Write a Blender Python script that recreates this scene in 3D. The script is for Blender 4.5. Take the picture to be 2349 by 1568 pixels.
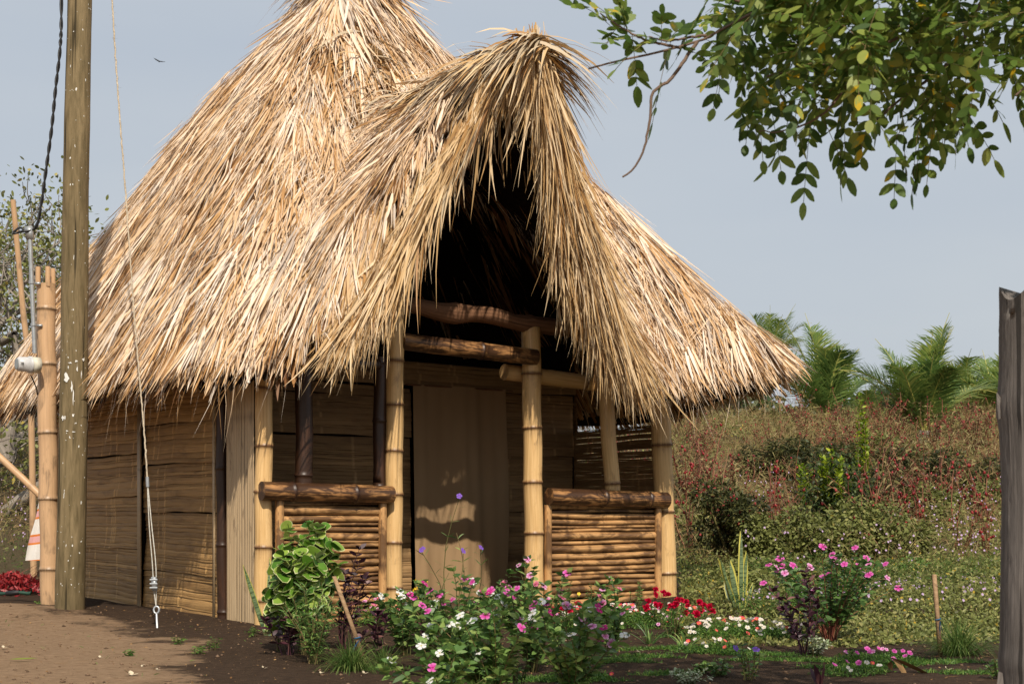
import bpy, math
import numpy as np
from mathutils import Vector
R = np.random.RandomState(7)
for o in list(bpy.data.objects): bpy.data.objects.remove(o)
sc = bpy.context.scene; col = sc.collection
rad = math.radians
# ---------------------------------------------------------------- camera
CAMH = 0.9; F = 3262.0; HOR = 1165.0; CX = 1174.5
cam = bpy.data.cameras.new('camera'); co = bpy.data.objects.new('camera', cam); col.objects.link(co)
co.location = (0, 0, CAMH); co.rotation_euler = (rad(90), 0, 0)
cam.lens = 50; cam.sensor_width = 36; cam.shift_y = (HOR-784)/2349; cam.clip_end = 3000; cam.clip_start = 0.05
cam.dof.use_dof = True; cam.dof.focus_distance = 12; cam.dof.aperture_fstop = 9
sc.camera = co
# ---------------------------------------------------------------- world and sun
SUN_EL = 45.0; SUN_AZ = 12.0       # degrees to the right of straight behind the camera
w = bpy.data.worlds.new('World'); sc.world = w; w.use_nodes = True
nt = w.node_tree; nt.nodes.clear()
out = nt.nodes.new('ShaderNodeOutputWorld'); bg = nt.nodes.new('ShaderNodeBackground')
sky = nt.nodes.new('ShaderNodeTexSky'); sky.sky_type = 'NISHITA'; sky.sun_disc = False
sky.sun_elevation = rad(SUN_EL); sky.sun_rotation = rad(180-SUN_AZ); sky.dust_density = 4; sky.air_density = 1.2
mx = nt.nodes.new('ShaderNodeMix'); mx.data_type = 'RGBA'
tc = nt.nodes.new('ShaderNodeTexCoord'); mp = nt.nodes.new('ShaderNodeMapping'); mp.inputs['Scale'].default_value = (1.3, 1.3, 5)
nz = nt.nodes.new('ShaderNodeTexNoise'); nz.inputs['Scale'].default_value = 1.4; nz.inputs['Detail'].default_value = 4
rp = nt.nodes.new('ShaderNodeValToRGB')
rp.color_ramp.elements[0].position = .3; rp.color_ramp.elements[0].color = (.475, .53, .605, 1)
rp.color_ramp.elements[1].position = .7; rp.color_ramp.elements[1].color = (.56, .60, .64, 1)
sc10 = nt.nodes.new('ShaderNodeVectorMath'); sc10.operation = 'SCALE'; sc10.inputs['Scale'].default_value = 8.0
mx.inputs['Factor'].default_value = .9
nt.links.new(tc.outputs['Generated'], mp.inputs['Vector']); nt.links.new(mp.outputs[0], nz.inputs['Vector'])
nt.links.new(nz.outputs['Fac'], rp.inputs['Fac']); nt.links.new(rp.outputs['Color'], sc10.inputs[0])
nt.links.new(sky.outputs[0], mx.inputs['A']); nt.links.new(sc10.outputs[0], mx.inputs['B'])
nt.links.new(mx.outputs['Result'], bg.inputs['Color']); bg.inputs['Strength'].default_value = .13
nt.links.new(bg.outputs[0], out.inputs[0])
sl = bpy.data.lights.new('sun', 'SUN'); sl.energy = 4.9; sl.angle = rad(.6); sl.color = (1, .90, .77)
so = bpy.data.objects.new('sun', sl); col.objects.link(so)
SD = Vector((math.sin(rad(SUN_AZ))*math.cos(rad(SUN_EL)), -math.cos(rad(SUN_AZ))*math.cos(rad(SUN_EL)), math.sin(rad(SUN_EL))))
so.rotation_euler = SD.to_track_quat('Z', 'Y').to_euler()
sc.view_settings.view_transform = 'Standard'; sc.view_settings.look = 'None'
sc.view_settings.exposure = 0; sc.view_settings.gamma = 1
sc.render.resolution_x = 1024; sc.render.resolution_y = 683
sc.render.engine = 'CYCLES'; sc.cycles.max_bounces = 6; sc.cycles.transparent_max_bounces = 6
# ---------------------------------------------------------------- helpers
def at(U, V, d): return np.array([(U-CX)*d/F, d, CAMH+(HOR-V)*d/F])
def gnd(U, V, z=0.0):
    d = F*(CAMH-z)/(V-HOR); return np.array([(U-CX)*d/F, d, z])
def sstep(t): t = np.clip(t, 0, 1); return t*t*(3-2*t)
def terr(x, y):
    x = np.asarray(x, float); y = np.asarray(y, float)
    z = 3.15*sstep((y-15.5)/29.0)
    z = z + .09*np.exp(-((x+4.1)**2+(y-11.9)**2)/.9)
    z = z + .07*sstep((x-.6)/1.2)*sstep((y-10.5)/2)
    z = z + .012*np.sin(x*2.1+y*.7)*np.sin(y*1.7-x*.6) + .006*np.sin(x*6.3+1)*np.sin(y*5.1)
    return z
def nrm(v):
    v = np.asarray(v, float); return v/(np.linalg.norm(v, axis=-1, keepdims=True)+1e-9)
class MB:
    def __init__(s): s.v = []; s.f = []; s.n = 0; s.r = []; s.nd = []; s.uv = []
    def add(s, v, f, rnd=None, nd=None, uv=None):
        v = np.asarray(v, float).reshape(-1, 3); f = np.asarray(f, int)
        k = len(v); s.v.append(v); s.f.append(f+s.n); s.n += k
        s.r.append(np.full(k, R.rand()) if rnd is None else np.broadcast_to(np.asarray(rnd, float), (k,)))
        s.nd.append(np.zeros(k) if nd is None else np.broadcast_to(np.asarray(nd, float), (k,)))
        s.uv.append(np.zeros((k, 3)) if uv is None else uv)
        return s
    def build(s, name, mat, parent=None, smooth=False, loc=None):
        v = np.concatenate(s.v); org = np.zeros(3)
        if parent is not None:
            q = parent
            while q is not None: org = org + np.array(q.location); q = q.parent
        if loc is not None: org = np.array(loc, float)
        v = v-org
        loops = np.concatenate([a.ravel() for a in s.f]); tot = np.concatenate([np.full(len(a), a.shape[1]) for a in s.f])
        me = bpy.data.meshes.new(name); me.vertices.add(len(v)); me.vertices.foreach_set('co', v.ravel())
        me.loops.add(len(loops)); me.loops.foreach_set('vertex_index', loops)
        me.polygons.add(len(tot)); st = np.concatenate([[0], np.cumsum(tot)[:-1]])
        me.polygons.foreach_set('loop_start', st)
        me.update(calc_edges=True)
        for nm, arr in (('rnd', s.r), ('nd', s.nd)):
            at_ = me.attributes.new(nm, 'FLOAT', 'POINT'); at_.data.foreach_set('value', np.concatenate(arr))
        at_ = me.attributes.new('uvp', 'FLOAT_VECTOR', 'POINT'); at_.data.foreach_set('vector', np.concatenate(s.uv).ravel())
        if smooth: me.polygons.foreach_set('use_smooth', np.ones(len(tot), bool))
        me.validate(); me.materials.append(mat)
        o = bpy.data.objects.new(name, me); col.objects.link(o)
        if parent is not None: o.parent = parent
        elif loc is not None: o.location = loc
        return o
def tag(o, label=None, cat=None, group=None, kind=None):
    if label: o['label'] = label
    if cat: o['category'] = cat
    if group: o['group'] = group
    if kind: o['kind'] = kind
    return o
def thing(name, loc, label, cat, group=None):
    o = bpy.data.objects.new(name, None); col.objects.link(o); o.location = tuple(float(c) for c in loc); o.empty_display_size = .1
    return tag(o, label, cat, group)
def blades(mb, P, D, N, L, W, prof, bend=0., grav=0., side=0., twist=None, rnd=None, nd=0.):
    P = np.asarray(P, float); n = len(P); K = len(prof); prof = np.asarray(prof)
    D = nrm(D); S = nrm(np.cross(D, N)); N = np.cross(S, D)
    L = np.broadcast_to(L, (n,)); W = np.broadcast_to(W, (n,)); bend = np.broadcast_to(bend, (n,)); grav = np.broadcast_to(grav, (n,)); side = np.broadcast_to(side, (n,))
    if twist is not None:
        c, q = np.cos(twist)[:, None], np.sin(twist)[:, None]; S, N = S*c+N*q, N*c-S*q
    s = np.linspace(0, 1, K)[None, :, None]
    Lb = L[:, None, None]
    c = P[:, None]+D[:, None]*Lb*s+N[:, None]*(bend[:, None, None]*Lb*s*s)+S[:, None]*(side[:, None, None]*Lb*s*s)
    c = c+np.array([0, 0, -1.])*(grav[:, None, None]*Lb*s*s)
    h = S[:, None]*(W[:, None, None]*.5*prof[None, :, None])
    v = np.stack([c-h, c+h], 2)            # n,K,2,3
    idx = np.arange(n*K*2).reshape(n, K, 2)
    f = np.stack([idx[:, :-1, 0], idx[:, :-1, 1], idx[:, 1:, 1], idx[:, 1:, 0]], -1).reshape(-1, 4)
    rn = R.rand(n) if rnd is None else np.broadcast_to(rnd, (n,))
    uv = np.zeros((n, K, 2, 3)); uv[..., 0] = np.array([0, 1])[None, None, :]*W[:, None, None]+rn[:, None, None]*7; uv[..., 1] = (s[..., 0]*L[:, None])[:, :, None]; uv[..., 2] = rn[:, None, None]*31
    nda = np.broadcast_to(np.asarray(nd, float), (n,))
    mb.add(v, f, np.repeat(rn, K*2), np.repeat(nda, K*2), uv.reshape(-1, 3))
LEAF = [.15, .85, 1., .7, .05]; GRASS = [1, .8, .05]; STRIP = [.55, 1, .92, .68, .08]; CUT = [.8, 1, 1, .95]
def tube(mb, path, r, sides=8, rnd=None, nd=None, cap=True, rough=0.):
    path = np.asarray(path, float); k = len(path); r = np.broadcast_to(np.asarray(r, float), (k,))
    T = nrm(np.gradient(path, axis=0)); ref = np.array([0, 0, 1.]) if abs(T[:, 2]).mean() < .8 else np.array([0, 1., 0])
    X = nrm(np.cross(T, ref)); Y = np.cross(X, T)
    an = np.arange(sides)*2*math.pi/sides
    rr = r[:, None]*(1+rough*R.randn(k, sides)) if rough else np.repeat(r[:, None], sides, 1)
    v = path[:, None]+(X[:, None]*np.cos(an)[None, :, None]+Y[:, None]*np.sin(an)[None, :, None])*rr[..., None]
    idx = np.arange(k*sides).reshape(k, sides); j = np.roll(idx, -1, 1)
    f = np.stack([idx[:-1], j[:-1], j[1:], idx[1:]], -1).reshape(-1, 4)
    ln = np.concatenate([[0], np.cumsum(np.linalg.norm(np.diff(path, axis=0), axis=1))])
    uv = np.zeros((k, sides, 3)); uv[..., 0] = np.cos(an)*r.mean(); uv[..., 2] = np.sin(an)*r.mean(); uv[..., 1] = ln[:, None]
    rn = R.rand() if rnd is None else rnd
    ndv = 0 if nd is None else np.repeat(np.asarray(nd, float), sides)
    mb.add(v, f, rn, ndv, uv.reshape(-1, 3))
    if cap:
        for e in (0, -1):
            c = np.concatenate([v[e], path[e][None]]); m = sides
            ff = np.array([[i, (i+1) % m, m] for i in range(m)])
            mb.add(c, ff, rn, 0 if nd is None else nd[e], np.concatenate([uv[e], uv[e].mean(0)[None]]))
def box(mb, c, ax, ay, az, rnd=None, nd=0.):
    """c centre, ax/ay/az half-extent vectors"""
    c = np.asarray(c, float); ax, ay, az = [np.asarray(q, float) for q in (ax, ay, az)]
    v = [c+i*ax+j*ay+k*az for i in (-1, 1) for j in (-1, 1) for k in (-1, 1)]
    la, lb, lc = [np.linalg.norm(q) for q in (ax, ay, az)]
    uv = np.array([[i*la+k*lc*.7, j*lb, k*lc] for i in (-1, 1) for j in (-1, 1) for k in (-1, 1)])
    f = [[0, 1, 3, 2], [4, 6, 7, 5], [0, 4, 5, 1], [2, 3, 7, 6], [0, 2, 6, 4], [1, 5, 7, 3]]
    mb.add(v, f, rnd, nd, uv)
def curve(pts, n=20):
    pts = np.asarray(pts, float); t = np.concatenate([[0], np.cumsum(np.linalg.norm(np.diff(pts, axis=0), axis=1))]); t /= t[-1]
    # Catmull-Rom
    q = np.linspace(0, 1, n); P = np.vstack([2*pts[0]-pts[1], pts, 2*pts[-1]-pts[-2]]); outp = []
    for u in q:
        i = min(np.searchsorted(t, u, 'right')-1, len(pts)-2); s = (u-t[i])/(t[i+1]-t[i]+1e-9)
        a, b, c, d = P[i], P[i+1], P[i+2], P[i+3]
        outp.append(.5*((2*b)+(c-a)*s+(2*a-5*b+4*c-d)*s*s+(3*b-a-3*c+d)*s**3))
    return np.array(outp)
# ---------------------------------------------------------------- materials
class NM:
    def __init__(s, name):
        s.m = bpy.data.materials.new(name); s.m.use_nodes = True; s.t = s.m.node_tree; s.t.nodes.clear()
        s.o = s.n('ShaderNodeOutputMaterial'); s.b = s.n('ShaderNodeBsdfPrincipled'); s.l(s.b.outputs[0], s.o.inputs[0])
    def n(s, t): return s.t.nodes.new(t)
    def l(s, a, b): s.t.links.new(a, b)
    def attr(s, nm):
        a = s.n('ShaderNodeAttribute'); a.attribute_name = nm; return a.outputs['Vector' if nm == 'uvp' else 'Fac']
    def noise(s, vec, scale=(1, 1, 1), sc_=1, det=4, ro=.55, dist=0):
        m = s.n('ShaderNodeMapping'); m.inputs['Scale'].default_value = scale; s.l(vec, m.inputs['Vector'])
        n = s.n('ShaderNodeTexNoise'); n.inputs['Scale'].default_value = sc_; n.inputs['Detail'].default_value = det; n.inputs['Roughness'].default_value = ro; n.inputs['Distortion'].default_value = dist
        s.l(m.outputs[0], n.inputs['Vector']); return n.outputs['Fac']
    def ramp(s, fac, stops, interp='LINEAR'):
        r = s.n('ShaderNodeValToRGB'); r.color_ramp.interpolation = interp; e = r.color_ramp.elements
        while len(e) < len(stops): e.new(.5)
        for i, (p, c) in enumerate(stops):
            e[i].position = p; e[i].color = (*c, 1) if hasattr(c, '__len__') else (c, c, c, 1)
        s.l(fac, r.inputs[0]); return r.outputs[0]
    def math(s, op, a, b=None, clamp=False):
        m = s.n('ShaderNodeMath'); m.operation = op; m.use_clamp = clamp
        for i, x in enumerate((a, b)):
            if x is None: continue
            if isinstance(x, (int, float)): m.inputs[i].default_value = x
            else: s.l(x, m.inputs[i])
        return m.outputs[0]
    def mix(s, f, a, b, mode='MIX'):
        m = s.n('ShaderNodeMix'); m.data_type = 'RGBA'; m.blend_type = mode
        for k, x in (('Factor', f), ('A', a), ('B', b)):
            if isinstance(x, (int, float)): m.inputs[k].default_value = x
            elif isinstance(x, tuple): m.inputs[k].default_value = (*x, 1)
            else: s.l(x, m.inputs[k])
        return m.outputs['Result']
    def bump(s, h, st=.4, d=.01):
        b = s.n('ShaderNodeBump'); b.inputs['Strength'].default_value = st; b.inputs['Distance'].default_value = d; s.l(h, b.inputs['Height']); s.l(b.outputs[0], s.b.inputs['Normal']); return b.outputs[0]
    def fin(s, c, rough=.6, spec=.3, transl=0.):
        if isinstance(c, tuple): s.b.inputs['Base Color'].default_value = (*c, 1)
        else: s.l(c, s.b.inputs['Base Color'])
        s.b.inputs['Roughness'].default_value = rough; s.b.inputs['Specular IOR Level'].default_value = spec
        if transl:
            t = s.n('ShaderNodeBsdfTranslucent'); ms = s.n('ShaderNodeMixShader'); ms.inputs[0].default_value = transl
            if isinstance(c, tuple): t.inputs[0].default_value = (*c, 1)
            else: s.l(c, t.inputs[0])
            s.l(s.b.outputs[0], ms.inputs[1]); s.l(t.outputs[0], ms.inputs[2]); s.l(ms.outputs[0], s.o.inputs[0])
        return s.m
def leafmat(name, stops, rough=.5, spec=.35, transl=.25, var=.25):
    m = NM(name); n = m.noise(m.attr('uvp'), (60, 25, 1), 1, 3)
    f = m.math('ADD', m.attr('rnd'), m.math('MULTIPLY', m.math('SUBTRACT', n, .5), var), True)
    return m.fin(m.ramp(f, stops), rough, spec, transl)
def thatchmat(name, stops, streak=.35):
    m = NM(name); uv = m.attr('uvp')
    n = m.noise(uv, (300, 5, 1), 1, 3); n2 = m.noise(uv, (40, 14, 1), 1, 3)
    c = m.ramp(m.attr('rnd'), stops)
    c = m.mix(m.ramp(n, [(.3, streak), (.6, 0.)]), c, (.30, .17, .07))
    c = m.mix(m.ramp(n2, [(.6, 0.), (.8, .5)]), c, (.33, .27, .2))
    return m.fin(c, .55, .35, .12)
def bamboomat(name, lo, hi, burn=0.1, dark=(.035, .016, .008), nodeburn=1.):
    m = NM(name); uv = m.attr('uvp'); n = m.noise(uv, (110, 2.2, 110), 1, 5, .6)
    big = m.noise(uv, (9, 3.2, 9), 1, 5, .62, .6)
    pit = m.noise(uv, (300, 60, 300), 1, 2)
    c = m.ramp(n, [(.25, lo), (.7, hi)])
    bf = m.math('MULTIPLY', m.attr('nd'), m.ramp(n, [(.3, 1.), (.75, .35)]))
    bf = m.math('MULTIPLY', bf, nodeburn, True)
    pt = m.ramp(m.math('ADD', big, m.math('MULTIPLY', m.math('SUBTRACT', n, .5), .5)), [(max(.01, .62-burn), 0.), (max(.1, .73-burn), min(1., .42+burn*2))])
    c = m.mix(pt, c, dark)
    c = m.mix(bf, c, dark)
    c = m.mix(m.ramp(pit, [(.68, 0.), (.78, .5)]), c, dark)
    m.bump(n, .25, .004)
    return m.fin(c, .42, .4)
def woodmat(name, lo, hi, crack=.5, paint=False, su=60, sv=1.6):
    m = NM(name); uv = m.attr('uvp'); n = m.noise(uv, (su, sv, su), 1, 6, .65, .4)
    n2 = m.noise(uv, (8, 1.1, 8), 1, 4); n3 = m.noise(uv, (25, .7, 25), 1, 2, .5, .2)
    c = m.ramp(n, [(.3, lo), (.7, hi)])
    c = m.mix(m.ramp(n2, [(.4, 0.), (.7, .45)]), c, tuple(q*.62 for q in lo))
    c = m.mix(m.ramp(n3, [(.36, crack), (.40, 0.)]), c, tuple(q*.2 for q in lo))
    if paint:
        sp = m.noise(uv, (60, 28, 60), 1, 1); c = m.mix(m.ramp(sp, [(.735, 0.), (.75, 1.)], ), c, (.7, .7, .66))
    m.bump(n, .5, .01)
    return m.fin(c, .8, .2)
def plain(name, c, rough=.6, spec=.3, metal=0., var=.15, sc_=30):
    m = NM(name); t = m.n('ShaderNodeTexCoord'); n = m.noise(t.outputs['Object'], (1, 1, 1), sc_, 4)
    cc = m.mix(m.ramp(n, [(.35, 0.), (.7, 1.)]), tuple(q*(1-var) for q in c), tuple(min(1, q*(1+var)) for q in c))
    m.b.inputs['Metallic'].default_value = metal
    return m.fin(cc, rough, spec)
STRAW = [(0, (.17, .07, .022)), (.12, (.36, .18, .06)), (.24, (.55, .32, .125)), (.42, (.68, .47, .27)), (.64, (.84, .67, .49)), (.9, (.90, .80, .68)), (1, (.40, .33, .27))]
M = {}
M['thatch'] = thatchmat('thatch_blades', STRAW)
M['fringe'] = thatchmat('thatch_fringe', [(0, (.20, .09, .03)), (.15, (.40, .21, .065)), (.4, (.60, .40, .18)), (.75, (.78, .61, .39)), (1, (.46, .38, .26))])
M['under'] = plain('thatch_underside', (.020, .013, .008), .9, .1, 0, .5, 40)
M['post'] = bamboomat('pale_bamboo', (.50, .29, .10), (.78, .53, .25), .05, (.16, .08, .035), 1.3)
M['post2'] = bamboomat('tan_bamboo', (.43, .27, .15), (.62, .40, .22), .09, (.15, .10, .06), .9)
M['rail'] = bamboomat('burnt_bamboo', (.20, .085, .03), (.60, .32, .12), .25, (.025, .010, .006))
M['slat'] = bamboomat('scorched_slats', (.27, .125, .045), (.72, .42, .17), .18, (.04, .016, .008))
M['dark'] = bamboomat('blackened_bamboo', (.016, .008, .005), (.085, .034, .014), .24)
M['log'] = woodmat('brown_log', (.11, .052, .027), (.29, .15, .08), .5)
M['gpole'] = woodmat('green_brown_pole', (.095, .072, .033), (.26, .195, .105), .8, True, 34, 3.2)
M['gpost'] = woodmat('grey_weathered_wood', (.085, .075, .068), (.23, .205, .185), .85, False, 90, 2.2)
M['board'] = bamboomat('flattened_bamboo', (.36, .25, .14), (.60, .45, .27), .05, (.08, .045, .025))
M['stake'] = woodmat('stake_wood', (.25, .15, .08), (.42, .28, .16), .3)
def wovenmat(name, lo, hi, stain=(.10, .05, .02)):
    m = NM(name); uv = m.attr('uvp'); n = m.noise(uv, (2.2, 150, 1), 1, 5, .65); n2 = m.noise(uv, (2.5, 9, 1), 1, 4, .6, .5)
    c = m.ramp(n, [(.3, lo), (.72, hi)])
    c = m.mix(m.math('MULTIPLY', m.attr('rnd'), .75), c, tuple(q*.55 for q in lo))
    c = m.mix(m.ramp(n2, [(.5, 0.), (.75, .6)]), c, stain)
    c = m.mix(m.attr('nd'), c, tuple(min(1, q*1.25) for q in hi))
    m.bump(n, .8, .006); return m.fin(c, .6, .3)
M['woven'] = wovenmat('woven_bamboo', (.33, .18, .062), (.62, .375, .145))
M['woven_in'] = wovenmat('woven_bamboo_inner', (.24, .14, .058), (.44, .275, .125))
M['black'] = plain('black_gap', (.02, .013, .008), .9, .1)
# ---------------------------------------------------------------- ground
def ground():
    xs = np.unique(np.concatenate([np.linspace(-7, 7, 141), np.linspace(-60, 60, 61), np.linspace(-900, 900, 19)]))
    ys = np.unique(np.concatenate([np.linspace(5, 20, 151), np.linspace(-40, 60, 51), np.linspace(60, 1500, 13)]))
    X, Y = np.meshgrid(xs, ys, indexing='ij'); Z = terr(X, Y)
    idx = np.arange(X.size).reshape(X.shape)
    f = np.stack([idx[:-1, :-1], idx[1:, :-1], idx[1:, 1:], idx[:-1, 1:]], -1).reshape(-1, 4)
    mb = MB()
    # damp soil of the garden bed; wall strip also has shade painted in
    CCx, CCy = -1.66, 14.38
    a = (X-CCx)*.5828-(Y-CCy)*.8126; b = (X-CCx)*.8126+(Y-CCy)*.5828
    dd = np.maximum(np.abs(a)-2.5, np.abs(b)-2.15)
    damp_shade = np.clip(1.25-dd/1.5, 0, 1)
    damp_shade = np.maximum(damp_shade, sstep((X+2.4+(Y-8)*.15)/.9)*sstep((16-Y)/2)*sstep((Y-6.2)/.8)*.85)
    slope = sstep((Y-15.5)/3)*sstep((np.abs(X+4.9)-.0)/.3+((X > -3)*1.0)+((X < -7.)*1.0)+(Y-22)/3)
    mb.add(np.stack([X, Y, Z], -1), f, slope.ravel(), damp_shade.ravel(), np.stack([X, Y, Z], -1).reshape(-1, 3))
    m = NM('sandy_ground'); uv = m.attr('uvp')
    n = m.noise(uv, (1, 1, 1), 2.2, 8, .65); n2 = m.noise(uv, (1, 1.8, 1), 14, 6, .7); n3 = m.noise(uv, (1, 1, 1), 90, 3, .7)
    sand = m.ramp(n2, [(.3, (.24, .15, .085)), (.7, (.46, .31, .19))])
    sand = m.mix(m.ramp(n3, [(.55, 0.), (.75, .4)]), sand, (.10, .065, .04))
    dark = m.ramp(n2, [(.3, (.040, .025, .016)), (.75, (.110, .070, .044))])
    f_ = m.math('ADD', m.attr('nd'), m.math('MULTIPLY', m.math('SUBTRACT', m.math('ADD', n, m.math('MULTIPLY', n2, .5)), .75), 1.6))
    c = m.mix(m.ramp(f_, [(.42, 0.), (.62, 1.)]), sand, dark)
    c = m.mix(m.attr('rnd'), c, m.ramp(n2, [(.3, (.07, .055, .028)), (.7, (.15, .11, .06))]))
    h = m.math('ADD', n2, m.math('MULTIPLY', n3, .5)); m.bump(h, .9, .06)
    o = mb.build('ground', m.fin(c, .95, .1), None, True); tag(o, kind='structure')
ground()
# ---------------------------------------------------------------- hut
C0 = np.array([-1.66, 14.38]); nv = np.array([.5828, -.8126]); mv = np.array([.8126, .5828])
n3 = np.array([*nv, 0]); m3 = np.array([*mv, 0]); Z3 = np.array([0, 0, 1.])
def LW(a, b, z=0.):
    a, b, z = np.broadcast_arrays(np.asarray(a, float), b, z)
    return np.stack([C0[0]+a*nv[0]+b*mv[0], C0[1]+a*nv[1]+b*mv[1], z], -1)
hut = thing('thatched_hut', LW(0, 0, 0), 'bamboo hut with tall straw-coloured palm thatch roof and open gabled porch', 'hut')
ZA = 6.34; B0 = -.40; ZR = 4.6
def outline(ph):
    c, s = np.cos(ph), np.sin(ph); A = np.where(c > 0, 3.3, 3.3); B = np.where(s > 0, 3.42, 3.0)
    fr = sstep((np.cos(ph-rad(45))-.3)/.6); p = 4.2+6*fr
    return (np.abs(c/A)**p+np.abs(s/B)**p)**(-1/p)
def zeave(ph): return 1.80+.34*np.exp(-((ph-rad(48))/.32)**2)+.12*np.exp(-((np.abs(ph)-math.pi)/.8)**2)
def zmain(a, b):
    ph = np.arctan2(b, a); r = np.hypot(a, b); t = r/outline(ph); t = np.sqrt(t*t+.05**2)-.03
    g = t-(.05-.085*np.exp(-((ph-rad(62))/.55)**2))*np.sin(np.clip(t, 0, 1)*math.pi)
    return ZA-(ZA-zeave(ph))*g
def zdorm(a, b):
    w = np.sqrt((b-B0)**2+.09**2); ext = np.clip(w-1.0, 0, None)
    z = ZR-1.15*w-.45*ext+.03*(a-1.0)-.04
    roll = np.clip(a-(3.74-.42*np.clip(w, 0, 1.2)-.55), 0, None)*np.clip(w/.5, 0, 1)
    return z-.75*roll**2/.55*1.1
def zroof(a, b):
    z1, z2 = zmain(a, b), zdorm(a, b); k = .12
    m = np.maximum(z1, z2); return m+k*np.log(np.exp((z1-m)/k)+np.exp((z2-m)/k))-k*.3
def amax(b): return 3.74-.42*np.clip(np.abs(b-B0), 0, 1.2)
def inside(a, b):
    r = np.hypot(a, b); ok = r < outline(np.arctan2(b, a))
    w = np.abs(b-B0); dm = (w < 1.5) & (a > 0) & (a < amax(b)); return ok | dm
def nfield(a, b): return np.sin(a*2.3+b*1.1+1)*.5+np.sin(a*1.2-b*3.1+2)*.35+np.sin(b*7+a*3)*.3+np.sin(a*9-b*4+.5)*.2
def grad(a, b, e=.03):
    return (zroof(a+e, b)-zroof(a-e, b))/(2*e), (zroof(a, b+e)-zroof(a, b-e))/(2*e)
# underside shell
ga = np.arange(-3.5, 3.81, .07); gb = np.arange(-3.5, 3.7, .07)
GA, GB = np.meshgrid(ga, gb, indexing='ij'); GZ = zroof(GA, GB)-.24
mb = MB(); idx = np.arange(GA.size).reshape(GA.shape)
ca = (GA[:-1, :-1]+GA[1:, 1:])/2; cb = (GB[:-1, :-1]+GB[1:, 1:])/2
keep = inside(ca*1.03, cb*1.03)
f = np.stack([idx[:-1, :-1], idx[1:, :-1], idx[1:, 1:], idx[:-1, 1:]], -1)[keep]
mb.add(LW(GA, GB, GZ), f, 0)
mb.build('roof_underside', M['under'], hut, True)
def roofdirs(a, b, jit):
    gx, gy = grad(a, b); n = len(a)
    w = np.abs(b-B0)
    cohe = nfield(a, b)*jit*.8
    g = np.stack([gx, gy], -1); g = g/(np.linalg.norm(g, axis=1, keepdims=True)+1e-6)
    an = cohe*1.1+R.randn(n)*jit; c, s = np.cos(an), np.sin(an)
    g2 = np.stack([g[:, 0]*c-g[:, 1]*s, g[:, 0]*s+g[:, 1]*c], -1)*-1
    sl = gx*g2[:, 0]+gy*g2[:, 1]
    D = g2[:, :1]*n3+g2[:, 1:]*m3+sl[:, None]*Z3
    N = -gx[:, None]*n3-gy[:, None]*m3+Z3
    return nrm(D), nrm(N)
def thatch(mb, n, Lr, Wr, off, jit=.16, prof=STRIP, lift=.05, rpow=1., fan=9, spread=.22):
    nf = n//fan; a = R.uniform(-3.3, 3.7, nf*3); b = R.uniform(-3.2, 3.5, nf*3)
    gx, gy = grad(a, b); area = np.sqrt(1+gx**2+gy**2)
    k = inside(a*1.02, b*1.02) & (R.rand(nf*3) < area/2.2)
    k &= (R.rand(nf*3) < np.where(a*.55-b*.3 > -1.3, 1., .3))
    a, b = a[k][:nf], b[k][:nf]; nf = len(a)
    Df, Nf = roofdirs(a, b, jit); Lf = R.uniform(*Lr, nf); of = R.uniform(*off, nf)+.04*nfield(a*2, b*2)+.02*nfield(a*6+1, b*6); cf = R.rand(nf); grey = R.rand(nf) < .10
    rp = lambda q: np.repeat(q, fan, 0)
    D, N, L, o = rp(Df), rp(Nf), rp(Lf), rp(of); n = nf*fan; S = nrm(np.cross(D, N)); u = np.tile(np.linspace(-1, 1, fan), nf)+R.randn(n)*.12
    an = u*spread*rp(R.uniform(.4, 1.4, nf)); D = D*np.cos(an)[:, None]+S*np.sin(an)[:, None]; L = L*(1-.22*u**2)*R.uniform(.8, 1.1, n)
    P = LW(rp(a), rp(b), rp(zroof(a, b)))+N*(o+R.randn(n)*.010)[:, None]+S*(u*.035+R.randn(n)*.012)[:, None]+D*(R.randn(n)*.06)[:, None]
    A_, B_ = rp(a), rp(b); hz = np.linalg.norm(D[:, :2], axis=1); tip = np.hypot(A_, B_)+L*hz; ro = outline(np.arctan2(B_, A_)); L = L-np.clip((tip-ro-.04), 0, None)/hz
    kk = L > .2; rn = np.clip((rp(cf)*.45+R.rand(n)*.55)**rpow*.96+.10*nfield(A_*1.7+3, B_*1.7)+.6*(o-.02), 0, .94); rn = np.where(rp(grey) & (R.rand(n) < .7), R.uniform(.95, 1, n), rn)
    P, D, N, L, rn = P[kk], D[kk], N[kk], L[kk], rn[kk]; n = len(L)
    blades(mb, P, D+N*lift*R.randn(n)[:, None], N, L, R.uniform(*Wr, n), prof, bend=R.uniform(-.07, .04, n), side=R.randn(n)*.05, twist=R.randn(n)*.55, rnd=rn)
mb = MB()
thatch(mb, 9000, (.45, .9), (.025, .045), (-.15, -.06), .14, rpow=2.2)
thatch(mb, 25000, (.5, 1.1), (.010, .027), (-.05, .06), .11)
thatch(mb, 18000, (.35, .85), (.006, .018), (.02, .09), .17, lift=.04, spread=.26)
thatch(mb, 7000, (.2, .6), (.003, .008), (.05, .12), .35, lift=.08, fan=5, spread=.4)
thatch(mb, 1500, (.5, 1.0), (.018, .032), (.06, .11), .18, lift=.04, rpow=.6, fan=7, spread=.16)
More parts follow.
